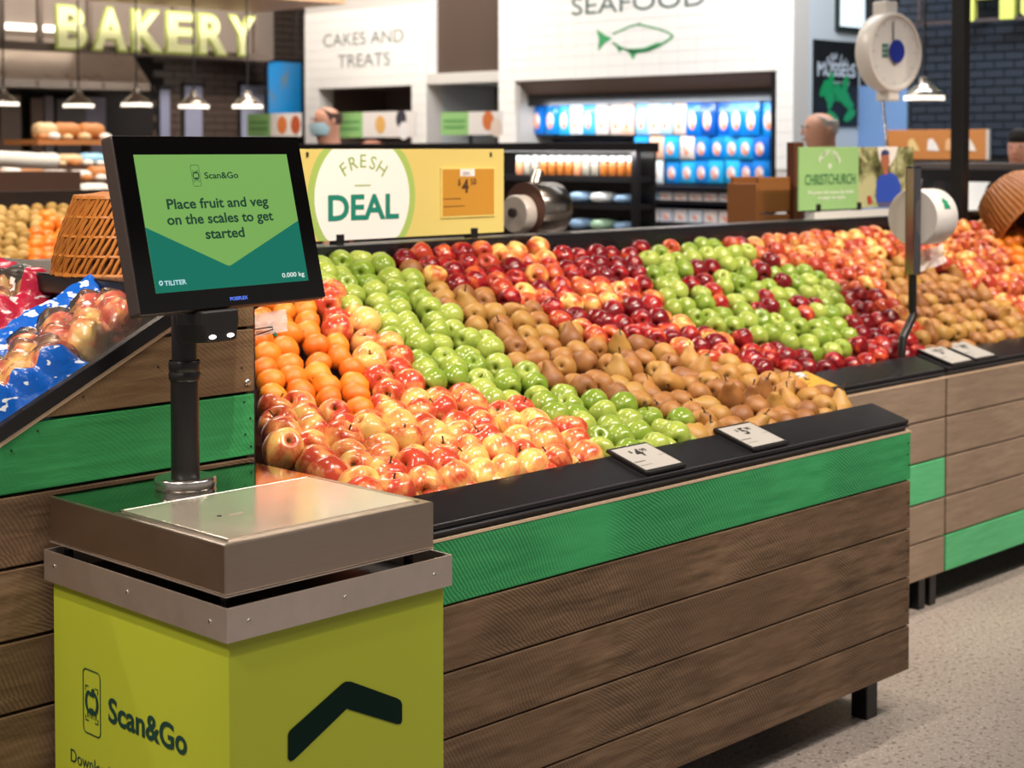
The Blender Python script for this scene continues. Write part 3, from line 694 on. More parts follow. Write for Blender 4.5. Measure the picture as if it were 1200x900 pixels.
# ================================================================== price tags on the rails
PAPER = pm('epaper_grey', '#a8a49f', .5); INK = pm('epaper_ink', '#17130f', .6); GOLDP = pm('gold_card', '#c9942a', .5)
def rim_frame(y): return Frame((3.0, y + .001, .7952), XA, Vector((0, .114, .034)))
def price_tag(y, TL, TR, BR, BL, price, label, gold=False, blank=False):
    F = rim_frame(y); a, b, c, d = F.pts(TL, TR, BR, BL)
    x0, x1 = (a[0] + d[0]) / 2, (b[0] + c[0]) / 2; v0, v1 = (c[1] + d[1]) / 2, (a[1] + b[1]) / 2
    w, h = x1 - x0, v1 - v0
    t = thing('price_tag', F.at((x0 + x1) / 2, v0, .001), label, 'price tag')
    MB().obox(F.O, F.U, F.V, F.N, (x0 - .006, v0 - .010, .0005), (x1 + .006, v1 + .009, .0085)).build('holder', BLACKM, t, bevel=.001)
    MB().obox(F.O, F.U, F.V, F.N, (x0 - .004, v0 - .012, .004), (x1 + .004, v0 - .008, .010)).build('holder_lip', BLACKM, t)
    MB().obox(F.O, F.U, F.V, F.N, (x0, v0, .0085), (x1, v1, .0095)).build('card', GOLDP if gold else PAPER, t)
    m = MB(); cx, cy = (x0 + x1) / 2 - w * .02, v0 + h * .70; L = .0098
    text(m, price[0], F.O, F.U, F.V, cx, cy, h * .30, .035, lift=L)
    text(m, '$', F.O, F.U, F.V, cx - h * .19, cy + h * .06, h * .13, .03, lift=L)
    text(m, price[1:], F.O, F.U, F.V, cx + h * .22, cy + h * .07, h * .13, .03, lift=L)
    poly2(m, [(x0 + w * .03, v0 + h * .34), (x0 + w * .33, v0 + h * .34), (x0 + w * .33, v0 + h * .365), (x0 + w * .03, v0 + h * .365)], F.O, F.U, F.V, L)
    poly2(m, [(x0 + w * .03, v0 + h * .18), (x0 + w * .36, v0 + h * .18), (x0 + w * .36, v0 + h * .19), (x0 + w * .03, v0 + h * .19)], F.O, F.U, F.V, L)
    poly2(m, [(x1 - w * .2, v0 + h * .46), (x1 - w * .03, v0 + h * .46), (x1 - w * .03, v0 + h * .47), (x1 - w * .2, v0 + h * .47)], F.O, F.U, F.V, L)
    m.build('print', INK, t)
    if gold:
        m = MB(); poly2(m, [(x0 + w * .36, v1 - h * .28), (x0 + w * .72, v1 - h * .28), (x0 + w * .72, v1 - h * .03), (x0 + w * .36, v1 - h * .03)], F.O, F.U, F.V, L); m.build('white_label', WHITEP, t)
    return t
price_tag(Y0, (718, 531), (760, 523.5), (794, 546.5), (753, 556.5), '499', 'white price tag reading 4.99 on the near bin rim below green apples')
price_tag(Y0, (845, 506), (880.5, 498.5), (914, 520), (878, 529.5), '599', 'white price tag on the near bin rim below brown pears')
price_tag(YI, (893, 447), (918, 442.5), (938, 458), (912, 462), '499', 'white price tag half hidden by the near pears on the far rail')
price_tag(YI, (922, 442.5), (948, 437), (976, 456.5), (948, 461), '290', 'gold price tag on the far rail beside the near pears', True)
price_tag(YI, (1083.5, 412), (1106, 407), (1131, 425), (1110, 430), '590', 'left one of two white price tags side by side on the far rail')
price_tag(YI, (1112, 406), (1133.5, 402), (1159, 419), (1137, 424), '490', 'right one of two white price tags side by side on the far rail')

# ================================================================== sale sign
def rect_px(F, x0, x1, ytop, ybot):
    a = F.p(x0, (ytop + ybot) / 2); b = F.p(x1, (ytop + ybot) / 2); xm = (x0 + x1) / 2
    return a[0], b[0], F.p(xm, ybot)[1], F.p(xm, ytop)[1]
YS = 3.745
F = Frame((0, YS, 0), XA, ZA)
u0, u1, v0, v1 = F.p(346, 230)[0], F.p(590.5, 230)[0], 1.252, 1.521
sg = thing('sale_sign', ((u0 + u1) / 2, YS, 1.236), 'yellow FRESH DEAL sign with white circle standing on the back rail', 'sign')
MB().obox(F.O, F.U, F.V, F.N, (u0, v0, -.008), (u1, v1, 0)).build('board', pm('sale_yellow', '#d8c573', .55), sg, bevel=.001)
cl, cr = F.p(368, 232), F.p(479.5, 232); cu, cv, R = (cl[0] + cr[0]) / 2, F.p(424, 231)[1], (cr[0] - cl[0]) / 2
def disc(R_, lift): return poly2(MB(), [(x, min(max(y, v0 + .0005), v1 - .0005)) for x, y in ell(cu, cv, R_, R_, 64)], F.O, F.U, F.V, lift)
disc(R * 1.13, .0008).build('ring_print', pm('sale_ring_green', '#a3bf62', .55), sg)
disc(R, .0014).build('circle_print', pm('sale_white', '#f0eeea', .55), sg)
m = MB(); arc_text(m, 'FRESH', F.O, F.U, F.V, cu, cv - R * .10, R * .68, -.62, .62, R * .215, .004, .002)
a, b = F.p(415, 217.5), F.p(434, 217.5); poly2(m, [(a[0], a[1] - .002), (b[0], a[1] - .002), (b[0], a[1] + .002), (a[0], a[1] + .002)], F.O, F.U, F.V, .002)
m.build('lettering', pm('sale_text_green', '#8fb067', .6), sg, label='light green FRESH lettering')
m = MB(); cx, cy, w = span(F, 384, 467, 244, 241.5); text(m, 'DEAL', F.O, F.U, F.V, cx, cy, F.p(425, 228.5)[1] - F.p(425, 257)[1], .03, w=w, lift=.002)
m.build('lettering', pm('sale_text_teal', '#0d7f6c', .6), sg, label='bold teal DEAL lettering')
x0, x1, y0_, y1_ = rect_px(F, 517.5, 578, 198, 252.5)
MB().obox(F.O, F.U, F.V, F.N, (x0 - .006, y0_ - .005, 0), (x1 + .006, y1_ + .005, .004)).build('tag_frame', pm('sale_frame', '#e3cf78', .5), sg)
tg = MB().obox(F.O, F.U, F.V, F.N, (x0, y0_, .0035), (x1, y1_, .0045)).build('price_card', pm('price_orange', '#c08a2e', .5), sg)
m = MB(); cx, cy = F.p(544, 218); text(m, '4', F.O, F.U, F.V, cx, cy, .040, .04, lift=.005)
cx, cy = F.p(537, 213.5); text(m, '$', F.O, F.U, F.V, cx, cy, .019, .02, lift=.005); cx, cy = F.p(553.5, 213); text(m, '50', F.O, F.U, F.V, cx, cy, .019, .02, lift=.005)
for (X0, X1, yy) in ((518.5, 539, 233.3), (518.5, 543.5, 242.2)):
    a, b = F.p(X0, yy), F.p(X1, yy - .6); poly2(m, [(a[0], a[1] - .0012), (b[0], a[1] - .0012), (b[0], a[1] + .0012), (a[0], a[1] + .0012)], F.O, F.U, F.V, .005)
m.build('print', pm('brown_ink', '#4a2a10', .6), tg)
m = MB(); x0, x1, a, b = rect_px(F, 538, 555, 198, 206.5); poly2(m, [(x0, a), (x1, a), (x1, b), (x0, b)], F.O, F.U, F.V, .005); m.build('white_label', WHITEP, tg)
m = MB(); cx, cy = F.p(545.5, 203.3); text(m, 'DEAL', F.O, F.U, F.V, cx, cy, .010, .01, lift=.0056); m.build('print', pm('violet_ink', '#6a5a80', .6), tg)
for xx in (360, 575): p = F.p(xx, 180); MB().obox(F.O, F.U, F.V, F.N, (p[0] - .004, p[1] - .010, 0), (p[0] + .003, p[1] + .004, .003)).build('clip', INK, sg)
for xx in (u0 + .15, u1 - .15): MB().box((xx, YS - .002, 1.236), (xx + .03, YS + .03, 1.27)).build('foot', BLACKM, sg)

# ================================================================== grower sign
F = Frame((0, YS, 0), XA, ZA)
g0, g1, g2 = F.p(936.5, 210)[0], F.p(1006, 210)[0], F.p(1070, 210)[0]; v0, v1 = 1.276, 1.530
gs = thing('grower_sign', ((g0 + g2) / 2, YS, 1.236), 'green CHRISTCHURCH grower sign with photo standing on the back rail', 'sign')
MB().obox(F.O, F.U, F.V, F.N, (g0, v0, -.008), (g1, v1, 0)).build('board', pm('grower_green', '#93bf7b', .6), gs)
k = NT('orchard_print'); tc = k.n('TexCoord'); n1 = k.noise(tc.outputs['Object'], 26, 5, .7); n2 = k.noise(tc.outputs['Object'], 7, 3)
c1 = k.ramp(n1, [(.35, lin('#2c2a18')), (.52, lin('#6f7342')), (.66, lin('#c9c79c'))])
k.l(k.mix(k.ramp(n2, [(.45, (0, 0, 0, 1)), (.6, (1, 1, 1, 1))]), c1, lin('#b9b98a')), k.b.inputs['Base Color']); k.b.inputs['Roughness'].default_value = .5
ph = MB().obox(F.O, F.U, F.V, F.N, (g1, v0, -.008), (g2, v1, 0)).build('photo_panel', k.m, gs)
def pp(name, col, *pts, lift=.001): poly2(MB(), F.pts(*pts), F.O, F.U, F.V, lift).build(name, pm('photo_' + name, col, .5), ph)
pp('sky', '#e9e6e0', (1028, 172), (1052, 172), (1049, 184), (1043, 194), (1034, 196), (1030, 186))
pp('trousers', '#5d5878', (1029, 233), (1054, 232), (1053, 242), (1030, 243), lift=.0015)
pp('shirt', '#2c4fb4', (1027, 212), (1031, 206), (1037, 203), (1044, 202), (1050, 206), (1055, 216), (1056, 238), (1052, 239), (1051, 236), (1031, 237), (1028, 238), (1026, 232), lift=.002)
pp('face', '#a8684e', (1032, 181), (1041, 180), (1042, 190), (1040, 197), (1040, 204), (1035, 205), (1034, 197), (1032, 190), lift=.0025)
pp('cap', '#2b3f6e', (1031.5, 182), (1032.5, 177), (1037, 175), (1041, 177), (1042, 181), lift=.003)
pp('apples', '#b0352c', (1016, 230), (1020, 229), (1022, 238), (1017, 240), lift=.002)
m = MB(); a = F.p(971.5, 203); arc_text(m, 'PROUDLY GROWN', F.O, F.U, F.V, a[0], a[1], .088, -.95, .95, .019, .012, .002)
a = F.p(972, 194.5); stroke(m, ell(a[0], a[1], .010, .007, 14), .006, F.O, F.U, F.V, .002, True)
for i, (X0, X1, yy, s) in enumerate(((946, 1000, 225, 'We partner with growers like Robbie'), (958, 990, 231, 'to supply our apples'))):
    a, b = F.p(X0, yy), F.p(X1, yy); text(m, s, F.O, F.U, F.V, (a[0] + b[0]) / 2, (a[1] + b[1]) / 2, .014, .015, w=b[0] - a[0], lift=.002)
m.build('lettering', pm('grower_white', '#e8efdf', .6), gs, label='small white lettering')
m = MB(); a, b = F.p(943, 210), F.p(1002, 210); text(m, 'CHRISTCHURCH', F.O, F.U, F.V, (a[0] + b[0]) / 2, (a[1] + b[1]) / 2, .042, .012, w=b[0] - a[0], lift=.002)
m.build('lettering', pm('grower_text', '#3f7a4c', .6), gs, label='dark green CHRISTCHURCH lettering')
for xx in (g0 + .12, g1 - .01, g2 - .1): MB().box((xx, YS - .003, 1.236), (xx + .03, YS + .03, 1.30)).build('foot', BLACKM, gs)
MB().box((g0 + .1, YS - .006, 1.237), (g2 - .05, YS + .04, 1.268)).build('base_strip', pm('pale_plastic', '#d9d6d2', .3), gs)

# wooden crate stand beside the grower sign
CR = pm('crate_wood', '#8b5528', .6); CRD = pm('crate_wood_dark', '#5e2f18', .6)
c0 = Vector((onY(888, 220, 3.98).x, 3.98, 1.236)); cw = onY(926, 220, 3.98).x - c0.x; cs_ = onY(937, 220, 3.98).x - c0.x
cr = thing('wooden_crate', (c0.x + .15, 4.08, 0), 'brown wooden crate beside the green grower sign behind the back rail', 'crate')
for i in range(3): MB().box((c0.x + .01, c0.y, .95 + i * .155), (c0.x + cw, c0.y + .018, 1.095 + i * .155)).build('slat', CR, cr, bevel=.002)
for i in range(3): MB().box((c0.x + .01, c0.y + .13, .95 + i * .155), (c0.x + cw, c0.y + .148, 1.095 + i * .155)).build('slat', CR, cr, bevel=.002)
MB().box((c0.x + cw, c0.y - .02, 0), (c0.x + cs_, c0.y + .02, 1.55)).build('side_board', CRD, cr, bevel=.003)
MB().box((c0.x - .01, c0.y - .0, 0), (c0.x + .01, c0.y + .148, 1.38)).build('side_board', CR, cr, bevel=.003)

# ================================================================== bag roll dispenser behind the sale sign
p = onY(622, 245, 3.98)
ds = thing('bag_dispenser', (p.x, 3.98, 1.236), 'steel drum bag dispenser just right of the yellow sale sign', 'bag dispenser')
DS = brushed('drum_steel', '#b5aca4', .22, (20, 3, 3))
MB().lathe([(.090, -.025), (.0935, -.02), (.0935, .115), (.090, .12)], 40, (p.x, 3.98, p.z), 'X').build('drum', DS, ds, True)
MB().lathe([(.02, -.034), (.095, -.034), (.095, -.026), (.02, -.026)], 40, (p.x, 3.98, p.z), 'X').build('end_disc', pm('brown_steel', '#6b4c42', .3, .6), ds, True)
MB().lathe([(.012, -.085), (.062, -.085), (.066, -.08), (.066, -.036), (.012, -.036)], 32, (p.x, 3.98, p.z - .015), 'X').build('bag_roll', pm('clear_roll', '#bdb2aa', .3), ds, True)
MB().lathe([(.016, -.10), (.016, -.084)], 16, (p.x, 3.98, p.z - .01), 'X').build('spindle', DARKB, ds)
MB().tube([(p.x + .03, 3.99, p.z + .085), (p.x + .06, 4.0, p.z + .13)], .02, 8).build('bracket', DS, ds, True)
MB().box((p.x + .02, 3.95, 0), (p.x + .07, 4.0, p.z - .07)).build('stand', DARKB, ds)

# ================================================================== roll post on the island
pb, pt, pm1 = onY(1068, 370, 2.90), onY(1070.5, 195, 2.90), onY(1071, 322, 2.90)
rp = thing('bag_roll_post', (pb.x, 2.86, .83), 'chrome post holding a white roll of produce bags above the far pears', 'bag roll post')
MB().box((pt.x - .021, 2.88, pm1.z), (pt.x + .021, 2.92, pt.z)).build('post', pm('chrome_post', '#8d8a90', .16, 1), rp, bevel=.006, seg=3)
p1, p2 = onY(1070.5, 368, 2.90), onY(1057.5, 397, 2.86)
MB().tube([(pt.x, 2.90, pm1.z + .02), (pt.x, 2.90, p1.z + .02), (p1.x - .01, 2.895, p1.z - .005), (p2.x, 2.86, p2.z), (p2.x - .005, 2.86, p2.z - .06)], .014, 10).build('lower_arm', BLACKM, rp, True)
c = atD(1080, 254, px((pt.x, 2.9, 1.3))[2] + .10)
RW = pm('bag_roll_white', '#d9d5d2', .35)
roll = MB().lathe([(.014, -.06), (.094, -.06), (.096, -.057), (.096, .075), (.094, .078), (.014, .078)], 48, c, 'X').build('bag_roll', RW, rp, True)
MB().lathe([(.016, -.0625), (.016, -.0605)], 20, c, 'X').build('core', pm('core_brown', '#5a4632', .7), roll)
MB().lathe([(.02, .079), (.101, .079), (.101, .084), (.02, .084)], 40, c + Vector((0, .012, .004)), 'X').build('end_disc', BLACKM, rp, True)
MB().tube([(c.x - .02, c.y + .0, c.z + .09), (c.x - .01, c.y + .0, c.z + .13), (pt.x, 2.91, c.z + .13)], .009, 8).build('hanger', CHROME, rp, True)
tr = onX(1114, 246, c.x); 
m = MB()
for th0, rr in ((0.10, .011), (-.02, .015), (-.14, .011)):
    a_ = math.radians(-58) + th0; 
    q0 = Vector((c.x + .012, c.y + .0968 * math.sin(a_), c.z + .0968 * math.cos(a_))); 
    t_ = Vector((0, math.cos(a_), -math.sin(a_))); m.quad(q0 + t_ * rr, q0 - t_ * rr + XA * .022, q0 - t_ * rr - XA * .022)
m.build('tree_print', pm('tree_green', '#1f8a63', .5), roll, label='small green tree mark')
def film_mat(name, col, body=.25):
    k = NT(name); t = k.t; tr = k.n('BsdfTransparent'); gl = k.n('BsdfGlossy'); gl.inputs['Roughness'].default_value = .12; df = k.n('BsdfDiffuse'); df.inputs['Color'].default_value = lin(col)
    tc = k.n('TexCoord'); n = k.noise(tc.outputs['Object'], 55, 4, .6); bp = k.n('Bump', Strength=.8, Distance=.004); k.l(n, bp.inputs['Height'])
    for s in (gl, df): k.l(bp.outputs[0], s.inputs['Normal'])
    fr = k.n('Fresnel', IOR=1.45); k.l(bp.outputs[0], fr.inputs['Normal'])
    m1 = k.n('MixShader', i0=body); k.l(tr.outputs[0], m1.inputs[1]); k.l(df.outputs[0], m1.inputs[2])
    m2 = k.n('MixShader'); k.l(fr.outputs[0], m2.inputs[0]); k.l(m1.outputs[0], m2.inputs[1]); k.l(gl.outputs[0], m2.inputs[2])
    k.l(m2.outputs[0], t.nodes['Material Output'].inputs['Surface']); return k.m
FILM = film_mat('clear_film', '#e8dcd2', .06); FILMH = film_mat('frosted_film', '#e4dcd6', .72)
def sheet(o, u, v, n, w, h, amp, seed, nx=14, ny=8):
    m = MB(); N_ = Vector(u).cross(Vector(v)).normalized()
    for j in range(ny + 1):
        for i in range(nx + 1):
            s, t = i / nx, j / ny; z = amp * noise.noise(Vector((s * 4 + seed, t * 3, seed)))
            m.v.append(tuple(Vector(o) + Vector(u) * (s * w) + Vector(v) * (t * h) + N_ * z))
    for j in range(ny):
        for i in range(nx): a = j * (nx + 1) + i; m.f.append((a, a + 1, a + nx + 2, a + nx + 1))
    return m
q = onY(1077, 312, 2.93)
sheet((q.x, 2.93, q.z - .02), Vector((.95, .05, .1)), Vector((.1, .1, .9)), None, .20, .075, .02, 3).build('hanging_bag', FILMH, rp, True, label='translucent loose end of a produce bag')

# produce bag on a wire hook at the end panel
q = onY(299, 383, 2.80)
hb = thing('produce_bag_hook', (2.06, 2.80, q.z), 'clear produce bags on a wire hook beside the mandarins', 'bag hook')
a0, a1 = onY(300, 383, 2.79), onY(339, 381, 2.79)
sheet((a0.x - .0, 2.79, a0.z - .021), Vector((1, .05, .06)), Vector((0, .15, 1)), None, a1.x - a0.x, .046, .006, 5, 10, 5).build('bag', FILMH, hb, True)
w0, w1, w2, w3 = onY(299, 386, 2.785), onY(319, 383, 2.785), onY(320, 386, 2.785), onY(299, 393, 2.785)
MB().tube([w0 + Vector((-.05, .0, 0)), w0, w1, w2, w3, w3 + Vector((-.05, 0, 0))], .0014, 6).build('wire_hook', pm('wire_dark', '#4a3a34', .3, 1), hb)
t0, t1, t2 = onY(320, 393.5, 2.782), onY(325.5, 394, 2.782), onY(322.5, 388.5, 2.782)
MB().quad(t0, t1, t2).build('tree_print', MATS['tree_green'], hb)

# ================================================================== wicker baskets
def wicker(name, c1, c2):
    k = NT(name); tc = k.n('TexCoord'); n = k.noise(tc.outputs['Object'], 60, 3); k.l(k.mix(n, lin(c1), lin(c2)), k.b.inputs['Base Color']); k.b.inputs['Roughness'].default_value = .38; return k.m
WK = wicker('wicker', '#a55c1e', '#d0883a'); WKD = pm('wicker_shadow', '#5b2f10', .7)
def basket(name, loc, rot, r0, r1, h, label, nst=40, rings=6, lean=.25, smat=None):
    b = thing(name, loc, label, 'basket'); b.rotation_mode = 'QUATERNION'
    parts = []
    rad = lambda t: r0 + (r1 - r0) * t ** 1.5
    for i in range(nst):
        a = 2 * math.pi * i / nst
        pts = [(rad(t) * math.cos(a + lean * t) * (1 + .012 * (-1) ** (i + int(t * 6))), rad(t) * math.sin(a + lean * t), h * t) for t in [j / 6 for j in range(7)]]
        parts.append(('stake', MB().tube(pts, .0045, 5)))
    for j in range(rings):
        t = j / (rings - 1); rr = rad(t)
        pts = [((rr + .004 * math.cos(nst / 2 * a)) * math.cos(a), (rr + .004 * math.cos(nst / 2 * a)) * math.sin(a), h * t) for a in [2 * math.pi * i / 60 for i in range(61)]]
        parts.append(('hoop', MB().tube(pts, .006 if j in (0, rings - 1) else .004, 5)))
    ncap = 12
    capm = MB()
    for i in range(ncap):
        y = -r1 + 2 * r1 * (i + .5) / ncap; x = math.sqrt(max(0, r1 * r1 - y * y)); parts.append(('base_cane', MB().tube([(-x, y, h), (0, y, h + .006), (x, y, h)], .005, 5)))
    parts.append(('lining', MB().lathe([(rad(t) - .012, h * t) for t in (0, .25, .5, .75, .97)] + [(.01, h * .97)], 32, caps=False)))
    for nm, mb in parts:
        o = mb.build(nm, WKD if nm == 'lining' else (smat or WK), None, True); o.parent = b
    b.rotation_quaternion = rot; return b
bc = onZ(158, 322, 1.25)
basket('wicker_basket', (bc.x + .05, bc.y + .10, 1.25), Quaternion((1, 0, 0), 0), .165, .115, .165, 'upturned open-weave wicker basket behind the touchscreen on the black shelf', nst=66, rings=5, lean=.55)
rb = onY(1207, 264, 3.40)
basket('wicker_basket', rb + Vector((.02, -.02, -.01)), ZA.rotation_difference(Vector((.15, .75, .62)).normalized()), .20, .135, .22, 'wicker basket tipped over on the far heap at the right edge', nst=52, rings=14, lean=.0, smat=wicker('wicker_dark', '#9a5a1f', '#c58240'))
random.seed(5)
for i in range(7):
    a = random.uniform(0, 6.28); rr = random.uniform(.02, .12); p = rb + Vector((.02 + rr * math.cos(a), -.06 - .02 * i / 7, .0 + rr * math.sin(a) * .8))
    put_fruit('orange' if i % 3 else 'red', p, 'fruit spilling out of the tipped wicker basket at the right edge', 'fruit spilling from the right basket')

# ================================================================== hanging dial scale
hs0 = onY(1050, 61, 3.9)
hs = thing('hanging_scale', (hs0.x, 3.9, 1.2), 'white round dial scale hanging on a chain above the grower sign', 'scale')
IV = pm('ivory_enamel', '#f0eae2', .3); Rr = onY(1050, 14, 3.9).z - hs0.z
MB().lathe([(Rr * .97, -.085), (Rr, -.075), (Rr, -.01), (Rr * .97, 0), (Rr * .90, .002), (Rr * .90, -.012)], 48, hs0, 'Y').build('housing', IV, hs, True)
dial = MB().lathe([(.001, -.010), (Rr * .895, -.010)], 48, hs0, 'Y', caps=False).build('dial', pm('dial_white', '#e6e4e0', .4), hs)
FD = Frame(hs0, XA, ZA); m = MB()
for i in range(60):
    a = i * math.pi / 30; r0_, r1_ = Rr * (.74 if i % 5 == 0 else .79), Rr * .84
    stroke(m, [(r0_ * math.sin(a), r0_ * math.cos(a)), (r1_ * math.sin(a), r1_ * math.cos(a))], .0025 if i % 5 == 0 else .0012, FD.O - YA * -.009, FD.U, FD.V, .0006)
m.build('scale_marks', pm('dial_ink', '#3b3a3c', .5), dial)
m = MB(); stroke(m, [(-.004, -.06), (-.012, .07), (-.014, Rr * .75)], .009, FD.O + YA * .006, FD.U, FD.V, .001); m.build('pointer', pm('dial_grey', '#5d5852', .4), hs)
m = MB(); poly2(m, ell(.006, .004, Rr * .29, Rr * .29, 24), FD.O, FD.U, FD.V, .002); bl = m.build('emblem', pm('emblem_blue', '#1d2f96', .4), hs, label='round blue maker emblem')
m = MB(); text(m, 'SCALES', FD.O, FD.U, FD.V, .006, .004, .011, .01, lift=.003); 
m = MB(); x_, y_ = -.082, .004
for i in range(2):
    for j in range(3): poly2(m, [(x_ + i * .02, y_ - .03 + j * .022), (x_ + .017 + i * .02, y_ - .03 + j * .022), (x_ + .017 + i * .02, y_ - .013 + j * .022), (x_ + i * .02, y_ - .013 + j * .022)], FD.O + YA * .008, FD.U, FD.V, .001)
m.build('grid_print', pm('dial_green', '#3f7f6c', .5), dial, label='small green grid print')
MB().box((hs0.x - .045, 3.92, hs0.z + Rr - .01), (hs0.x + .035, 4.0, hs0.z + Rr + .05)).build('top_lug', IV, hs, bevel=.008)
MB().tube([(hs0.x, 3.96, hs0.z + Rr + .03), (hs0.x, 3.96, 4.3)], .012, 8).build('hanger_rod', CHROME, hs)
MB().box((hs0.x - .03, 3.91, hs0.z - Rr - .04), (hs0.x + .04, 3.99, hs0.z - Rr + .01)).build('bottom_lug', IV, hs, bevel=.008)
lk = MB()
for i in range(12): lk.v.append
LINK = MB().tube([(0, .007 * math.cos(a), .016 * math.sin(a)) for a in [2 * math.pi * i / 12 for i in range(13)]], .003, 5).mesh('chain_link', CHROME, True)
zt = hs0.z - Rr - .05
for i in range(14):
    inst('chain_link', LINK, hs, (hs0.x - .025 + .004 * i, 3.95, zt - i * .026), Quaternion((0, 0, 1), (i % 2) * math.pi / 2))
zp = zt - 14 * .026
MB().lathe([(.02, 0), (.12, .012), (.175, .05), (.178, .052), (.172, .052), (.118, .016), (.01, .005)], 32, (hs0.x + .04, 3.95, zp - .10)).build('weighing_pan', CHROME, hs, True)
for a in (0, 2.1, 4.2): MB().tube([(hs0.x + .03, 3.95, zp + .015), (hs0.x + .04 + .175 * math.cos(a), 3.95 + .175 * math.sin(a), zp - .05)], .003, 6).build('pan_chain', CHROME, hs)

hs.rotation_euler = (0, 0, math.radians(-9))
# ================================================================== bags of apples on the sloping stand
SV = Vector((1, 0, .5)).normalized(); SU = Vector((0, -1, 0)); SO = Vector((1.465, 3.0, slope(1.465) - .018))
FS = Frame(SO, SU, SV)
def bag(cx_px, cy_px, w, h, rot, head, label, seed, vhead=.74, foot=None, na=(3, 3), grp='bagged apples on the sloping stand'):
    rnd = random.Random(seed); c = FS.p(cx_px, cy_px); cs, sn = math.cos(rot), math.sin(rot)
    U_ = FS.U * cs + FS.V * sn; V_ = FS.V * cs - FS.U * sn; O = FS.at(*c); N_ = FS.N
    t = thing('apple_bag', O, label, 'bag of apples')
    ap = []
    for i in range(na[0]):
        for j in range(na[1]):
            a = ((i + .5) / na[0] - .5) * w * .86 + rnd.uniform(-.008, .008) + (.02 if j % 2 else -.01); b = ((j + .5) / na[1] - .5) * h * .72 - h * .05 + rnd.uniform(-.008, .008)
            ap.append((a, b, rnd.uniform(.030, .040)))
    for a, b, z in ap:
        p = O + U_ * a + V_ * b + N_ * z
        o = put_fruit('pink', p, 'pear-shaped blush apple inside a clear bag on the sloping stand', grp, .98); o.scale = (o.scale[0], o.scale[1], o.scale[2] * 1.15)
    nx, ny = 44, 44
    def hgt(a, b):
        e = max(0, 1 - max(abs(a) / (w / 2), 0) ** 6) * max(0, 1 - (abs(b) / (h / 2)) ** 6)
        z = 0
        for x, y, q in ap:
            d2 = ((a - x) ** 2 + (b - y) ** 2) / .052 ** 2
            z = max(z, (q + .046) * max(0, 1 - d2) ** .5 if d2 < 1 else 0)
        z = max(z, .042 * e)
        hb_ = max(0, b / h - (vhead - .5)) / (1 - vhead); hf_ = max(0, (-b / h) - (.5 - (foot or 0))) / max(.01, foot or .01)
        z = z * min(1, e * 3) * (1 - min(1, hb_ * 3)) + min(1, hb_ * 3) * (.044 + .030 * hb_) if hb_ > 0 else z * min(1, e * 3)
        return z + .006 + .007 * noise.noise(Vector((a * 40, b * 40, seed))) + .006 * abs(noise.noise(Vector((a * 22 + b * 30, b * 14, seed + 9))))
    grid = {}
    for j in range(ny + 1):
        for i in range(nx + 1):
            a, b = (i / nx - .5) * w, (j / ny - .5) * h; grid[i, j] = (a, b, hgt(a, b))
    # one smoothing pass so the film bridges the gaps
    for _ in range(3):
        g2 = {}
        for (i, j), (a, b, z) in grid.items():
            s = [grid[k][2] for k in ((i - 1, j), (i + 1, j), (i, j - 1), (i, j + 1)) if k in grid]; g2[i, j] = (a, b, max(z, (z + sum(s)) / (1 + len(s))))
        grid = g2
    def patch(j0, j1, i0=0, i1=nx, lift=.002):
        m = MB(); ix = {}
        for j in range(j0, j1 + 1):
            for i in range(i0, i1 + 1):
                a, b, z = grid[i, j]; ix[i, j] = len(m.v); m.v.append(tuple(O + U_ * a + V_ * b + N_ * (z + lift)))
        for j in range(j0, j1):
            for i in range(i0, i1): m.f.append((ix[i, j], ix[i + 1, j], ix[i + 1, j + 1], ix[i, j + 1]))
        return m
    patch(0, ny).build('film', FILM, t, True)
    jh = int(ny * vhead); patch(jh, ny, lift=.0035).build('printed_header', head, t, True)
    if foot: patch(0, int(ny * foot), lift=.0035).build('printed_foot', head, t, True)
    for (fi, fj, sz) in ((.3, .52, 3), (.62, .4, 2), (.5, .25, 2)):
        i, j = int(nx * fi), int(ny * fj); patch(j, j + sz, i, i + sz, .0045).build('sticker', WHITEP, t)
    return t
def printed(name, c, c2):
    k = NT(name); tc = k.n('TexCoord'); mp = k.n('Mapping'); mp.inputs['Scale'].default_value = (1, 1, 2.2); k.l(tc.outputs['Object'], mp.inputs[0])
    n = k.noise(mp.outputs[0], 24, 2, .5); k.l(k.mix(k.ramp(n, [(.60, (0, 0, 0, 1)), (.62, (1, 1, 1, 1))]), lin(c), lin(c2)), k.b.inputs['Base Color']); k.b.inputs['Roughness'].default_value = .22
    bp = k.noise(tc.outputs['Object'], 45, 3); k.bump(bp, .5, .006); return k.m
BLUEP = printed('blue_print_film', '#1458b8', '#dfe6ee'); REDP = printed('red_print_film', '#b3203f', '#eedde0')
random.seed(21)
bag(100, 408, .25, .26, math.radians(84), BLUEP, 'clear apple bag with blue printed header lying highest beside the end panel', 3, .78)
bag(22, 464, .25, .26, math.radians(86), BLUEP, 'clear apple bag with blue header lying lower on the stand at the left edge', 5, .82, .16)
bag(8, 368, .25, .26, math.radians(100), REDP, 'apple bag with red printed film at the left edge of the stand', 8, .62, .2, (2, 3))
bag(-95, 425, .24, .25, math.radians(90), BLUEP, 'clear apple bag cut off by the left edge of the picture', 9, .8, .12)

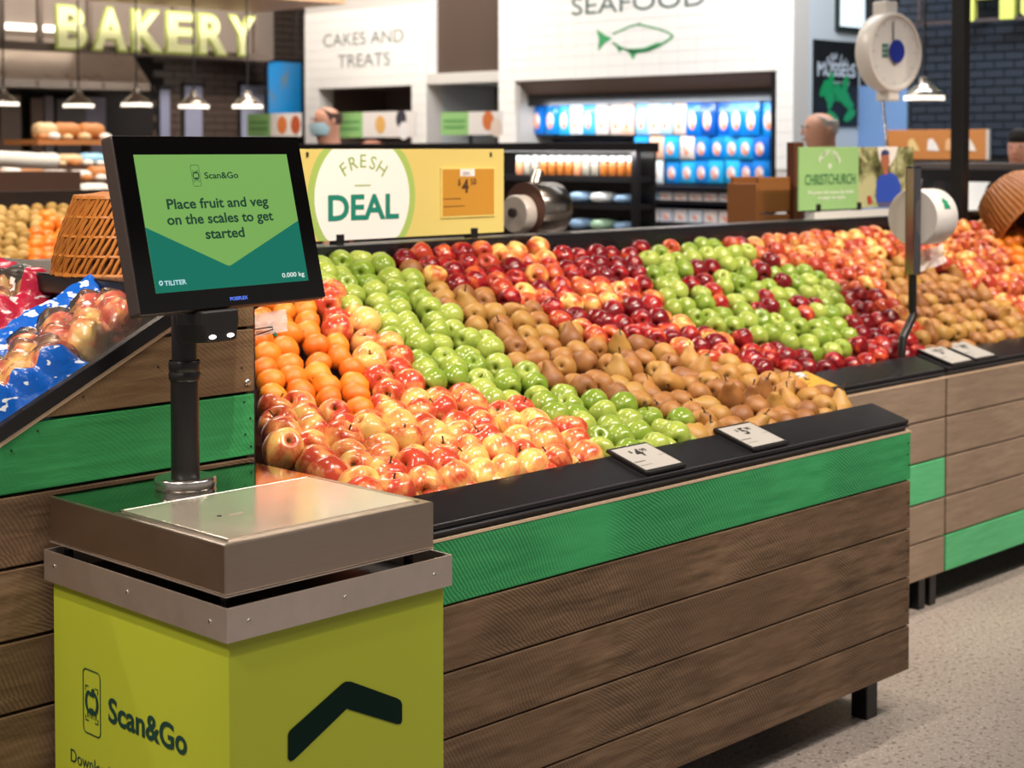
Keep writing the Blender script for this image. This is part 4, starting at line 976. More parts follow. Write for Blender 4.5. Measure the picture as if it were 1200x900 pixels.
# ================================================================== white tiled wall at the back (faces -X)
XW = 8.64
def yw(x, X=XW): return onX(x, 120, X).y
def zw(x, y, X=XW): return onX(x, y, X).z
TILEW = pm('white_tile', '#eceae7', .25); GROUT = pm('white_grout', '#c6c2bd', .7)
wb = MB(); ZT = 2.05; ZTOP = 4.3; DX = .16
YA0, YA1 = yw(500), yw(358); YB0, YB1 = yw(585), yw(500); YC0, YC1 = yw(930), yw(585)
oa0, oa1 = yw(483), yw(373); ob0, ob1 = yw(584), yw(506); oc0, oc1 = yw(910), yw(604)
za, zb, zc = zw(430, 102), zw(545, 97), zw(757, 89)
for a, b, c, d in ((YC0, YC1, zc, ZTOP), (YA0, YA1, za, ZTOP), (YC0, oc0, 0, zc), (oc1, YC1, 0, zc), (oa1, YA1, 0, za), (YA0, oa0, 0, za), (YB0, YB1, zb, zw(545, 84.5))):
    wb.box((XW, a, c), (XW + DX, b, d))
wall = wb.build('wall_back', GROUT); wall['kind'] = 'structure'
def tiles(parent, name, me_mat, plane, a0, a1, z0, z1, tw, th, gap, off=False, thick=.006, axis='X'):
    n = max(1, round((a1 - a0) / tw)); w = (a1 - a0) / n
    if axis == 'X': me = MB().box((-thick, -w / 2 + gap, -th / 2 + gap), (0, w / 2 - gap, th / 2 - gap)).mesh(name, me_mat)
    else: me = MB().box((-w / 2 + gap, -thick, -th / 2 + gap), (w / 2 - gap, 0, th / 2 - gap)).mesh(name, me_mat)
    j = 0; z = z0 + th / 2
    while z < z1 - th * .4:
        for i in range(n):
            s = a0 + (i + .5 + (.5 if off and j % 2 else 0)) * w
            if s > a1: continue
            jt = random.uniform(0, .001)
            inst(name, me, parent, (plane - jt, s, z) if axis == 'X' else (s, plane - jt, z))
        z += th; j += 1
tiles(wall, 'tile', TILEW, XW, YC0, YC1, zc, 2.66, .15, .078, .0012)
tiles(wall, 'tile', TILEW, XW, YA0, YA1, za, 2.66, .15, .078, .0012)
for a, b, c in ((YC0, oc0, zc), (oc1, YC1, zc), (oa1, YA1, za), (YA0, oa0, za)): tiles(wall, 'tile', TILEW, XW, a, b, c - 8 * .078, c, .15, .078, .0012)
# lettering on the wall
FWl = Frame((XW - .008, 0, 0), (0, -1, 0), ZA)
LG = pm('wall_letter_grey', '#5f6a66', .6); LG2 = pm('wall_letter_green_grey', '#456058', .6)
def wtext(s, X0, X1, y, h, mat, bold, parent=wall, y1=None, nm='lettering'):
    m = MB(); a, b = FWl.p(X0, y), FWl.p(X1, y1 if y1 is not None else y); text(m, s, FWl.O, FWl.U, FWl.V, (a[0] + b[0]) / 2, (a[1] + b[1]) / 2, h, bold, w=abs(b[0] - a[0])); m.build(nm, mat, parent, label='flat %s lettering' % s)
wtext('CAKES AND', 379, 473, 46, .105, LG, -.004, y1=43.5); wtext('TREATS', 396, 457, 71, .105, LG, -.004, y1=69.5)
wtext('SEAFOOD', 670, 826, 5.5, .125, LG2, -.002, y1=-2)
m = MB()
up_ = [(789, 42), (783, 38), (772, 34), (760, 31), (748, 28.5), (738, 31), (727, 36), (718, 40)]
lo_ = [(718, 50), (726, 55), (736, 59), (746, 61), (760, 59), (772, 54), (782, 48), (789, 42)]
stroke(m, FWl.pts(*up_), .012, FWl.O, FWl.U, FWl.V, .002); stroke(m, FWl.pts(*lo_), .016, FWl.O, FWl.U, FWl.V, .002)
poly2(m, FWl.pts((718, 45), (709, 50), (701, 60), (702, 46), (699, 34), (709, 41)), FWl.O, FWl.U, FWl.V, .002)
poly2(m, FWl.pts((730, 57), (745, 61), (762, 59), (778, 50), (770, 50), (755, 56), (742, 57)), FWl.O, FWl.U, FWl.V, .002)
poly2(m, FWl.pts((743, 29), (752, 26), (748, 30)), FWl.O, FWl.U, FWl.V, .002); poly2(m, FWl.pts((735, 58), (742, 70), (747, 61)), FWl.O, FWl.U, FWl.V, .002)
poly2(m, FWl.pts((721, 52), (726, 62), (730, 57)), FWl.O, FWl.U, FWl.V, .002)
m.build('fish_emblem', pm('fish_green', '#3f9a60', .6), wall, label='green line drawing of a fish')
# brown panel above the middle opening and the recess below it
MB().box((XW + .05, YB0 + .03, zw(545, 84)), (XW + .12, YB1 - .07, ZTOP)).build('wall_panel', pm('brown_wall_panel', '#4f4038', .5), wall)
MB().box((XW + .02, YB1 - .07, zw(545, 84)), (XW + .13, YB1, ZTOP)).build('wall_trim', WHITEP, wall)
PALEB = pm('pale_recess', '#b9bfc4', .6)
rc = MB(); rc.box((XW + .9, YB0 - .1, 0), (XW + .95, YB1 + .2, zb + .1)); rc.box((XW + DX, YB1, 0), (XW + .9, YB1 + .04, zb)); rc.box((XW + DX, YB0 - .2, zb), (XW + .9, YB1 + .2, zb + .04)); rc.box((XW + DX, YB0 - .04, 0), (XW + .9, YB0, zb))
o = rc.build('wall_recess', PALEB); o['kind'] = 'structure'
a, b = onX(572, 101, XW + .85), onX(584, 165, XW + .85)
tag(MB().box((XW + .84, a.y, 0), (XW + .88, b.y, a.z)).build('blue_door', pm('deep_blue', '#1f5fb8', .4), None, bevel=.003), 'deep blue door panel inside the pale recess between the white walls', 'door panel')
# cake opening: dark recess with a brown soffit
rc = MB(); rc.box((XW + .75, oa0 - .3, 0), (XW + .8, oa1 + .3, za + .1)); rc.box((XW + DX, oa0 - .3, za - .0), (XW + .75, oa1 + .3, za + .04)); rc.box((XW + DX, oa1, 0), (XW + .75, oa1 + .04, za)); rc.box((XW + DX, oa0 - .04, 0), (XW + .75, oa0, za))
o = rc.build('wall_niche', pm('brown_niche', '#574841', .55)); o['kind'] = 'structure'
# seafood fridge in the opening
fr = thing('seafood_fridge', (XW + .5, (oc0 + oc1) / 2, 0), 'built-in seafood fridge with dark frame below the SEAFOOD lettering', 'fridge')
FRB = pm('fridge_brown', '#7d685d', .5); FRD = pm('fridge_dark', '#131216', .4)
MB().box((XW + .40, oc0, .0), (XW + .45, oc1, zc)).build('back_panel', pm('fridge_navy', '#12284e', .5), fr)
MB().prism([(XW + .01, oc0, zc), (XW + .01, oc0, zc - .006), (XW + .13, oc0, zw(757, 109, XW + .13)), (XW + .5, oc0, zw(757, 109, XW + .13)), (XW + .5, oc0, zc)], (0, oc1 - oc0, 0)).build('soffit', FRB, fr)
MB().box((XW + .11, oc0 + .01, zw(757, 121, XW + .11)), (XW + .14, oc1 - .01, zw(757, 108, XW + .11))).build('header', FRD, fr)
MB().box((XW + .01, oc0, 0), (XW + .06, oc0 + .05, zc)).build('side_frame', FRD, fr); MB().box((XW + .02, oc1 - .02, 0), (XW + .3, oc1, zc)).build('side_frame', pm('fridge_pale', '#b9b2aa', .4), fr)
XPk = XW + .20
def pack_mat(name, stops):
    k = NT(name); tc = k.n('TexCoord'); oi = k.n('ObjectInfo'); sp = k.n('SeparateXYZ'); k.l(tc.outputs['Generated'], sp.inputs[0])
    dy = k.math('MULTIPLY', k.math('SUBTRACT', sp.outputs[1], .5), 2.6); dz = k.math('MULTIPLY', k.math('SUBTRACT', sp.outputs[2], .45), 2.5)
    d = k.math('SQRT', k.math('ADD', k.math('MULTIPLY', dy, dy), k.math('MULTIPLY', dz, dz)))
    base = k.ramp(oi.outputs['Random'], stops)
    lab = k.ramp(k.noise(tc.outputs['Generated'], 3.0, 2), [(.42, lin('#eef2f4')), (.58, lin('#e2835a'))])
    f = k.ramp(d, [(.62, (1, 1, 1, 1)), (.72, (0, 0, 0, 1))])
    k.l(k.mix(f, base, lab), k.b.inputs['Base Color']); k.b.inputs['Roughness'].default_value = .25; return k.m
PKM = pack_mat('blue_pack_print', [(0, lin('#0b62c4')), (.5, lin('#1590dd')), (.8, lin('#2fb2e6')), (1, lin('#0a4aa0'))])
PKW = pack_mat('pale_pack_print', [(0, lin('#1aa0d8')), (.4, lin('#dfe9ee')), (.7, lin('#e9b698')), (1, lin('#c9dbe4'))])
def pack_mesh(w, h, mat):
    m = MB(); t = .018
    pr = [(-.5, .003), (-.42, .012), (-.2, t), (.1, t), (.34, .010), (.42, .003), (.5, .003)]
    for zf, tt in pr:
        for yf in (-.5, -.3, 0, .3, .5):
            m.v.append((-tt * (1 - (abs(yf) * 1.8) ** 3 if abs(yf) < .5 else .1), yf * w * (1 - .06 * abs(zf)), zf * h))
    for j in range(len(pr) - 1):
        for i in range(4): a = j * 5 + i; m.f.append((a, a + 5, a + 6, a + 1))
    n = len(m.v); m.v += [(.006, y, z) for x, y, z in m.v[:n]]
    for j in range(len(pr) - 1):
        for i in range(4): a = n + j * 5 + i; m.f.append((a, a + 1, a + 6, a + 5))
    return m.mesh('seafood_pack', mat, True)
random.seed(31)
rows = [(121, 157, .0), (158.5, 186, .0), (187, 214, .0)]
PK = {}
for r, (yt, yb_, _) in enumerate(rows):
    x = 609 if r == 0 else 744
    while x < 906:
        far = x < 748
        zt_, zb_ = onX(x, yt + 1, XPk).z, onX(x, yb_ + .5, XPk).z; h = zt_ - zb_
        dx = 15.0 if r == 0 and x < 800 else 17.5; w = abs(onX(x + dx, 140, XPk).y - onX(x, 140, XPk).y) * .96
        key = (r, far, round(w, 2)); 
        mat = PKW if (r == 0 and 655 < x < 800) or (r == 1 and x < 800 and random.random() < .4) or (r == 2 and x < 775) else PKM
        key = (r, round(w * 50), mat.name)
        if key not in PK: PK[key] = pack_mesh(w, h, mat)
        o = inst('seafood_pack', PK[key], None, (XPk + random.uniform(-.015, .015), onX(x + dx / 2, 140, XPk).y, (zt_ + zb_) / 2))
        col_ = 'blue' if mat is PKM else 'pale'
        tag(o, ('%s seafood pack hanging in the %s row of the built-in fridge, %s' % (col_, ('top', 'second', 'third')[r], ('far left', 'left', 'centre', 'right', 'far right')[min(4, int((x - 600) / 62))])), 'food pack', '%s packs in fridge row %s' % (col_, ('one', 'two', 'three')[r]))
        x += dx
for r, (yt, yb_, _) in enumerate(rows):
    MB().box((XPk + .02, oc0 + .06, onX(757, yt, XPk).z - .02), (XPk + .03, oc1 - .05, onX(757, yt, XPk).z)).build('peg_bar', FRD, fr)
for i, yy in enumerate((217, 233)):
    z = onX(757, yy, XPk - .12).z; MB().box((XPk - .22, oc0 + .05, z - .025), (XPk + .15, oc1 - .04, z)).build('shelf', FRD, fr)
TRAYM = pack_mat('tray_print', [(0, lin('#c9d6e6')), (.5, lin('#e3d3cf')), (1, lin('#8fb0d6'))])
for i, (yy, dzz) in enumerate(((233, .055), (258, .085))):
    zb_ = onX(757, yy, XPk - .12).z
    tm = MB().box((-.06, -.055, 0), (.06, .055, dzz)).mesh('food_tray', TRAYM)
    for q in range(11):
        yy_ = oc0 + .16 + q * .125
        if yy_ > yw(738, XPk): break
        tag(inst('food_tray', tm, None, (XPk - .12, yy_, zb_)), 'pale food tray lying on the %s fridge shelf below the hanging packs' % ('upper', 'lower')[i], 'food tray', 'food trays on the %s fridge shelf' % ('upper', 'lower')[i])
MB().box((XPk - .22, oc0 + .05, onX(757, 258, XPk - .12).z - .03), (XPk + .15, oc1 - .04, onX(757, 258, XPk - .12).z - .002)).build('shelf', FRD, fr)
LEDS = pm('led_strip', '#ffffff', .4, emit='#e8f0ff', estr=6)
MB().box((XW + .142, oc0 + .1, zw(757, 119, XW + .14)), (XW + .150, oc1 - .1, zw(757, 116, XW + .14))).build('light_strip', LEDS, fr)
area((XW + .03, (oc0 + oc1) / 2, zw(757, 119, XW + .03)), (XW + .2, (oc0 + oc1) / 2, 1.55), 9, 2.0, .04, (.85, .93, 1)).data.shape = 'RECTANGLE'  # unseen lamp added in the fridge opening to brighten the packs

# ================================================================== long chilled counter in front of the white wall
XC = 6.5
ccy0, ccy1 = onX(745, 170, XC).y, onX(345, 170, XC).y
cc = thing('chilled_counter', (XC + .3, (ccy0 + ccy1) / 2, 0), 'long black topped chilled counter with shelves of jars behind the fruit island', 'counter')
MB().box((XC, ccy0, 1.505), (XC + .19, ccy1, 1.556)).build('top', FRD, cc, bevel=.004)
MB().box((XC + .02, ccy0 + .02, 0), (XC + .19, ccy1, .6)).build('body', FRD, cc)
MB().box((XC + .175, ccy0 + .02, .6), (XC + .19, ccy1, 1.505)).build('back_panel', FRD, cc)
MB().box((XC, ccy0 - .0, 0), (XC + .04, ccy0 + .03, 1.505)).build('post', FRD, cc)
shz = [onX(670, 206, XC + .1).z, onX(670, 237, XC + .1).z, onX(670, 268, XC + .1).z]
for z in shz: MB().box((XC + .02, ccy0 + .03, z - .03), (XC + .175, ccy1, z)).build('shelf', FRD, cc)
area((XC - .02, onX(670, 170, XC).y, 1.50), (XC + .12, onX(670, 170, XC).y, 1.25), 5, 1.3, .05, (1, .97, .92))  # unseen lamp added under the counter top to brighten the jars
JARB = [pm('jar_amber', '#a5612a', .25), pm('jar_grey', '#8f8a80', .25), pm('jar_salmon', '#c98562', .3)]; LID = pm('jar_lid', '#e9eeee', .35)
random.seed(41)
def jar_mesh(): return MB().lathe([(.02, 0), (.026, .006), (.026, .07), (.02, .08)], 12).mesh('jar_body', None, True)
jl = MB().lathe([(.023, .078), (.024, .082), (.024, .105), (.02, .108)], 12).mesh('lid', LID, True)
jb = []
for mt in JARB: me = jar_mesh(); me.materials.append(mt); jb.append(me)
y = ccy0 + .09; n = 0
while y < onX(592, 190, XC).y:
    bi = 0 if n % 7 < 4 else (1 if n % 7 < 6 else 2)
    t = thing('jar', (XC + .075, y, shz[0]), '%s jar with white lid on the top shelf of the chilled counter' % ('amber', 'grey', 'salmon')[bi], 'jar', '%s jars on the chilled counter' % ('amber', 'grey', 'salmon')[bi])
    for nm, me in (('body', jb[bi]), ('lid', jl)): o = bpy.data.objects.new(nm, me); COL.objects.link(o); o.parent = t
    y += .062; n += 1
PT = [pm('pouch_white', '#dfe6ea', .3), pm('pouch_green', '#a9d0b4', .3), pm('pouch_blue', '#8fb4dc', .3), pm('pouch_brown', '#9a6a48', .35)]
pmh = MB().lathe([(.02, 0), (.07, .008), (.085, .03), (.07, .055), (.02, .062)], 14); pmesh = []
for mt in PT: pmesh.append(pmh.mesh('food_tub', mt, True))
for si in (1, 2):
    y = ccy0 + .14; n = 0
    while y < onX(640 if si == 1 else 655, 230, XC).y:
        k_ = (n * 3 + si) % 4 if n % 2 else 2
        tag(inst('food_tub', pmesh[k_], None, (XC + .095, y, shz[si]), scale=1.0 if n % 3 else .85), '%s food tub on the %s shelf of the chilled counter' % (('white', 'green', 'blue', 'brown')[k_], ('', 'middle', 'lowest')[si]), 'food tub', '%s tubs on the %s counter shelf' % (('white', 'green', 'blue', 'brown')[k_], ('', 'middle', 'lowest')[si]))
        y += .15; n += 1
# little picture boards standing behind the counter
def picture_board(X, x0, x1, xm, yt, yb_, label, print_cols):
    Fp = Frame((X, 0, 0), (0, -1, 0), ZA); a, m_, b = Fp.p(x0, yb_), Fp.p(xm, yb_), Fp.p(x1, yb_); zt_ = Fp.p((x0 + x1) / 2, yt)[1]; zb_ = Fp.p((x0 + x1) / 2, yb_)[1]
    t = thing('picture_board', Fp.at(m_[0], zb_, 0), label, 'sign')
    gp = MB().obox(Fp.O, Fp.U, Fp.V, Fp.N, (a[0], zb_, -.012), (m_[0], zt_, 0)).build('green_panel', pm('board_green', '#8fbf78', .5), t)
    m = MB(); 
    for q in (.35, .62): stroke(m, [(a[0] + .03, zb_ + (zt_ - zb_) * q), (m_[0] - .03, zb_ + (zt_ - zb_) * q)], .018, Fp.O, Fp.U, Fp.V, .002)
    m.build('print', pm('board_print', '#5f9a58', .6), gp)
    wp = MB().obox(Fp.O, Fp.U, Fp.V, Fp.N, (m_[0], zb_, -.012), (b[0], zt_, 0)).build('photo_panel', pm('board_white', '#ded8d4', .5), t)
    for i, (f, g, c) in enumerate(print_cols):
        u_ = m_[0] + (b[0] - m_[0]) * f; poly2(MB(), ell(u_, zb_ + (zt_ - zb_) * g, .055, .065, 20), Fp.O, Fp.U, Fp.V, .002 + .0006 * i).build('food_print', pm('food_print_%s' % c[1:], c, .5), wp)
    MB().obox(Fp.O, Fp.U, Fp.V, Fp.N, (m_[0] - .01, 0, -.03), (m_[0] + .01, zb_, -.012)).build('stand', BLACKM, t)
    return t
picture_board(7.9, 517, 588, 549, 131, 158, 'green and white bread picture board in front of the pale recess', [(.6, .6, '#c96f3a'), (.85, .3, '#d9c6b8')])
picture_board(7.9, 396, 486, 425, 131, 161, 'green and white cake picture board behind the masked worker', [(.35, .5, '#d9a860'), (.75, .7, '#3b3844'), (.8, .25, '#e3e0df')])
picture_board(7.2, 290, 352, 317, 133, 160, 'green and white pastry picture board right above the touchscreen', [(.4, .5, '#d0763c'), (.85, .5, '#b4532a')])

# ================================================================== return wall, dark brick wall and fish counter at the right
YR, XB = yw(930), 9.40
PW = pm('pale_blue_wall', '#c3ccd3', .6)
o = MB().box((XW + DX, YR, 0), (XB + .1, YR + .1, 4.3)).build('wall_return', PW); o['kind'] = 'structure'
BRK = pm('black_brick', '#2a313c', .2, spec=.6); BRG = pm('brick_joint_shade', '#050507', .9)  # joint colour near black, painting in the shadow between the bricks
wr = MB().box((XB, 1.5, 0), (XB + .1, YR, 4.3)).build('wall_right', BRG); wr['kind'] = 'structure'
random.seed(51); tiles(wr, 'brick', BRK, XB, 4.20, YR - .30, 1.48, 2.66, .131, .0535, .0042, True, .014)
FRt = Frame((0, YR - .004, 0), XA, ZA)
# mussels poster
a, b = FRt.p(952.5, 95), FRt.p(1004.5, 95); zt_, zb_ = FRt.p(978, 48)[1], FRt.p(978, 148)[1]
po = thing('mussels_poster', ((a[0] + b[0]) / 2, YR, zb_), 'black MUSSELS poster with green shells on the pale blue wall', 'poster')
MB().box((a[0], YR - .012, zb_), (b[0], YR - .001, zt_)).build('panel', pm('poster_black', '#14171a', .5), po)
Fp = Frame((0, YR - .013, 0), XA, ZA); w = b[0] - a[0]; cx = (a[0] + b[0]) / 2
m = MB(); arc_text(m, 'FRESH LIVE', Fp.O, Fp.U, Fp.V, cx, zt_ - .27, .17, -1.05, 1.05, .045, .02, .002)
text(m, 'MUSSELS', Fp.O, Fp.U, Fp.V, cx, zt_ - .185, .085, .03, w=w * .86, lift=.002); text(m, 'sold here daily', Fp.O, Fp.U, Fp.V, cx, zt_ - .265, .03, .01, w=w * .58, lift=.002)
m.build('lettering', pm('poster_text', '#c8d3e0', .5), po, label='pale MUSSELS lettering')
m = MB()
random.seed(3)
for i in range(13):
    ux, uz = a[0] + w * random.uniform(.22, .86), zb_ + .03 + random.uniform(.02, .25); an = random.uniform(0, 3.1)
    poly2(m, [(min(max(ux + .075 * math.cos(t_) * math.cos(an) - .032 * math.sin(t_) * math.sin(an), a[0] + .005), b[0] - .005), max(zb_ + .005, uz + .075 * math.cos(t_) * math.sin(an) + .032 * math.sin(t_) * math.cos(an))) for t_ in [2 * math.pi * q / 16 for q in range(16)]], Fp.O, Fp.U, Fp.V, .002 + i * .0004)
m.build('shell_print', pm('shell_green', '#149a58', .4), po, label='green shell print')
# bright framed window high on the return wall
a, b = FRt.p(980, 20), FRt.p(1012, 20); zb_ = FRt.p(995, 34)[1]
wi = thing('wall_light_box', ((a[0] + b[0]) / 2, YR, zb_), 'bright framed light box high on the pale blue wall', 'light box')
MB().box((a[0] - .015, YR - .03, zb_ - .015), (b[0] + .3, YR - .002, 2.9)).build('frame', pm('frame_green_black', '#1c2a28', .4), wi)
MB().box((a[0] + .005, YR - .034, zb_ + .01), (b[0] + .28, YR - .031, 2.88)).build('screen', pm('lightbox_white', '#dfe9ee', .5, emit='#cfe0ea', estr=.7), wi)
# blue door strip at the left of the brick wall
a, b = onX(1022, 150, XB - .02), onX(1064, 150, XB - .02)
dr = MB().box((XB - .02, b.y, 0), (XB - .001, YR - .002, onX(1040, 100, XB).z)).build('door_1', pm('door_blue', '#6d8fbf', .5)); dr['kind'] = 'structure'
MB().box((XB - .03, b.y - .02, 0), (XB - .001, b.y, onX(1040, 100, XB).z)).build('door_frame', pm('door_frame_dark', '#2b3238', .4), dr)
# lettering of the fish department on a rail
FB2 = Frame((XB - .16, 0, 0), (0, -1, 0), ZA)
fs = thing('fish_sign', FB2.at(*FB2.p(1165, 26)), 'large lime FISH letters on a thin rail at the top right corner', 'sign')
LIMEL = pm('lime_letter', '#bcc460', .5, emit='#b4bc54', estr=.12)
a, b = onX(1062, 29, XB - .16), onX(1300, 22, XB - .16)
MB().box((XB - .17, b.y, a.z - .012), (XB - .15, a.y, a.z + .012)).build('rail', pm('sign_rail', '#4d4548', .4, .5), fs)
for x_ in (1078, 1250):
    q = onX(x_, 20, XB - .16); MB().box((XB - .17, q.y - .012, a.z), (XB - .15, q.y + .012, 4.3)).build('hanger', MATS['sign_rail'], fs)
for ch, X0, X1 in (('F', 1128, 1162), ('I', 1173, 1190), ('S', 1197, 1232), ('H', 1240, 1278)):
    c0_, c1_ = FB2.p(X0, 26), FB2.p(X1, 26); m = MB(); text(m, ch, FB2.O, FB2.U, FB2.V, (c0_[0] + c1_[0]) / 2, a.z + .012 + .15, .29, .06, w=abs(c1_[0] - c0_[0]), extrude=.05, lift=.0)
    m.build('letter', LIMEL, fs)
# timber picture board
Fp = Frame((8.6, 0, 0), (0, -1, 0), ZA)
a, b = Fp.p(1038, 170), Fp.p(1156, 170); zt_, zb_ = Fp.p(1097, 152)[1], Fp.p(1097, 187)[1]
tb = thing('fish_picture_board', Fp.at((a[0] + b[0]) / 2, zb_), 'long orange timber board with fish pictures in front of the dark bricks', 'sign')
MB().obox(Fp.O, Fp.U, Fp.V, Fp.N, (a[0], zb_, -.02), (b[0], zt_, 0)).build('board', pm('orange_timber', '#b9763a', .55), tb, bevel=.003)
MB().obox(Fp.O, Fp.U, Fp.V, Fp.N, (b[0], zb_, -.02), (b[0] + .015, zt_, .004)).build('end_strip', pm('pale_plastic2', '#c9c2ba', .4), tb)
for i, (x_, c_) in enumerate(((1070, '#d9b97a'), (1093, '#e3d9d0'), (1114, '#d9a878'), (1136, '#e3d6c6'))):
    q = Fp.p(x_, 170); poly2(MB(), [(q[0] - .035, q[1] - .03), (q[0] + .045, q[1] - .035), (q[0] + .03, q[1] + .0), (q[0] + .0, q[1] + .04), (q[0] - .03, q[1] + .03)], Fp.O, Fp.U, Fp.V, .003).build('fish_print', pm('fish_print%d' % i, c_, .5), tb)
for x_ in (1060, 1097, 1140): q = Fp.p(x_, 187); MB().obox(Fp.O, Fp.U, Fp.V, Fp.N, (q[0] - .012, 1.35, -.018), (q[0] + .012, zb_, -.004)).build('foot', BLACKM, tb)
# fish counter
XF = 7.9
fy0, fy1 = onX(1330, 210, XF).y, onX(1060, 210, XF).y
fc = thing('fish_counter', (XF + .4, (fy0 + fy1) / 2, 0), 'dark fish counter with glass front and lit white tray at the right', 'counter')
z1_, z2_, z3_ = onX(1130, 191, XF).z, onX(1130, 199, XF).z, onX(1130, 213, XF).z
MB().box((XF, fy0, z2_), (XF + .5, fy1, z1_)).build('top', pm('counter_grey', '#5d5553', .35, .3), fc, bevel=.003)
MB().box((XF + .01, fy0, z3_), (XF + .06, fy1, z2_ - .002)).build('header', FRD, fc)
MB().box((XF + .02, fy0, 0), (XF + .7, fy1, 1.02)).build('body', FRD, fc)
MB().box((XF + .05, fy0, 1.022), (XF + .7, fy1, 1.07)).build('display_bed', pm('bed_glow_white', '#f2f4f4', .4, emit='#ffffff', estr=.12), fc)  # emission on bed and back panel stands in for light inside the counter
MB().box((XF + .66, fy0, 1.07), (XF + .70, fy1, z3_)).build('back_panel', pm('panel_glow_white', '#e9e4de', .5, emit='#fff6ea', estr=.25), fc)
MB().box((XF + .012, fy0, 1.02), (XF + .020, fy1, z3_)).build('front_glass', pm('counter_glass', '#ffffff', .03, trans=1), fc)
q0, q1 = onX(1084, 197, XF).y, onX(1116, 197, XF).y
LM = [pm('lettuce', '#9db85a', .6), pm('lettuce_pale', '#d4d9a0', .6)]
for i in range(7):
    m = MB().lathe([(.01, 0), (.05, .01), (.07, .04), (.055, .075), (.02, .09)], 12, fn=lambda a, z: 1 + .15 * math.sin(5 * a + z * 60)).mesh('lettuce', LM[i % 2], True)
    tag(inst('lettuce', m, None, (XF + .2 + .1 * (i % 2), q1 + (q0 - q1) * i / 6, 1.071), None, 1.2), '%s leafy garnish on the lit bed of the fish counter' % ('green', 'pale')[i % 2], 'greens', '%s garnish on the fish counter' % ('green', 'pale')[i % 2])
# dark post
p = onZ(1125, 250, 1.2); d_ = 7.2; p = atD(1125, 150, d_)
po_ = thing('steel_post', (p.x, p.y, 0), 'tall black steel post in front of the dark brick wall', 'post')
MB().box((p.x - .03, p.y - .03, 0.012), (p.x + .03, p.y + .03, 4.3)).build('shaft', BLACKM, po_, bevel=.004)
MB().box((p.x - .08, p.y - .08, 0), (p.x + .08, p.y + .08, .012)).build('base_plate', BLACKM, po_)

# ================================================================== bakery (faces -Y)
YBk = 10.5
FBk = Frame((0, YBk, 0), XA, ZA)
bs = thing('bakery_sign', FBk.at(*FBk.p(180, 64)), 'glowing pale lime BAKERY letters on a metal rail at the top left', 'sign')
BKL = pm('bakery_letter_face', '#dcdca6', .5, emit='#dedc9c', estr=.42); BKE = pm('bakery_letter_edge', '#aeb764', .5, emit='#a9b45c', estr=.2)
for ch, X0, X1 in (('B', 65, 102), ('A', 107.5, 149), ('K', 153, 191), ('E', 193.5, 228), ('R', 231, 266), ('Y', 266, 299)):
    xm = (X0 + X1) / 2; t_, b_ = FBk.p(xm, 7.5 + (xm - 65) * .06), FBk.p(xm, 55 + (xm - 65) * .040)
    l_, r_ = FBk.p(X0, 30), FBk.p(X1, 30)
    m = MB(); text(m, ch, FBk.O, FBk.U, FBk.V, (l_[0] + r_[0]) / 2, (t_[1] + b_[1]) / 2, t_[1] - b_[1], .055, w=r_[0] - l_[0], extrude=.03, lift=0)
    L_ = m.build('letter', BKE, bs)
    m = MB(); text(m, ch, FBk.O, FBk.U, FBk.V, (l_[0] + r_[0]) / 2, (t_[1] + b_[1]) / 2, (t_[1] - b_[1]) * .95, .03, w=(r_[0] - l_[0]) * .9, lift=.018); m.build('letter_face', BKL, L_)
a, b = FBk.p(-40, 58), FBk.p(318, 66); GM = pm('bakery_metal', '#7a6c62', .4, .5)
MB().box((a[0], YBk + .03, b[1] - .04), (b[0], YBk + .09, b[1] + .02)).build('rail', GM, bs)
for x_ in (7, 52, 110, 210, 305): q = FBk.p(x_, 30); MB().box((q[0] - .02, YBk + .05, b[1]), (q[0] + .02, YBk + .08, 3.6)).build('upright', GM, bs)
st = MB(); q0, q1 = FBk.p(4, 34), FBk.p(150, 40)
hd = thing('extractor_hood', (4.9, 11.2, 0), 'stainless extractor hood behind the bakery letters at the top left', 'hood')
HS = brushed('hood_steel', '#b0a296', .3, (2, 2, 8))
a, b = onY(-60, 104, 11.0), onY(176, 104, 11.0); zt_ = onY(90, 66, 11.0).z
HX0, HX1, hz0 = a.x, b.x, onY(90, 104, 11.0).z
MB().prism([(HX0, 11.0, hz0), (HX0, 11.0, hz0 + .06), (HX0, 11.25, zt_ + .05), (HX0, 12.0, zt_ + .05), (HX0, 12.0, hz0)], (HX1 - HX0, 0, 0)).build('canopy', HS, hd)
for i in range(6):
    x_ = HX0 + (HX1 - HX0) * (i + .5) / 6; MB().box((x_ - .01, 10.994, hz0 + .005), (x_ + .01, 10.999, hz0 + .055)).build('seam', GM, hd)
MB().box((HX0, 11.26, zt_ + .06), (HX1 + 1.4, 12.0, 4.3)).build('flue_cladding', pm('cladding', '#8d8076', .35, .3), hd)
MB().box((HX0 + .3, 11.2, zt_ + .19), (HX1 - .45, 11.255, zt_ + .235)).build('tube_light', pm('tube_white', '#ffffff', .5, emit='#fff3e2', estr=2.0), hd)
# soffit
a, b = onY(-30, -5, 10.2), onY(306, 12, 10.2)
o = MB().box((a.x, 9.2, onY(220, 8, 10.2).z), (b.x, 10.25, onY(220, 8, 10.2).z + .05)).build('trim_1', pm('timber_soffit', '#caa382', .5)); o['kind'] = 'structure'
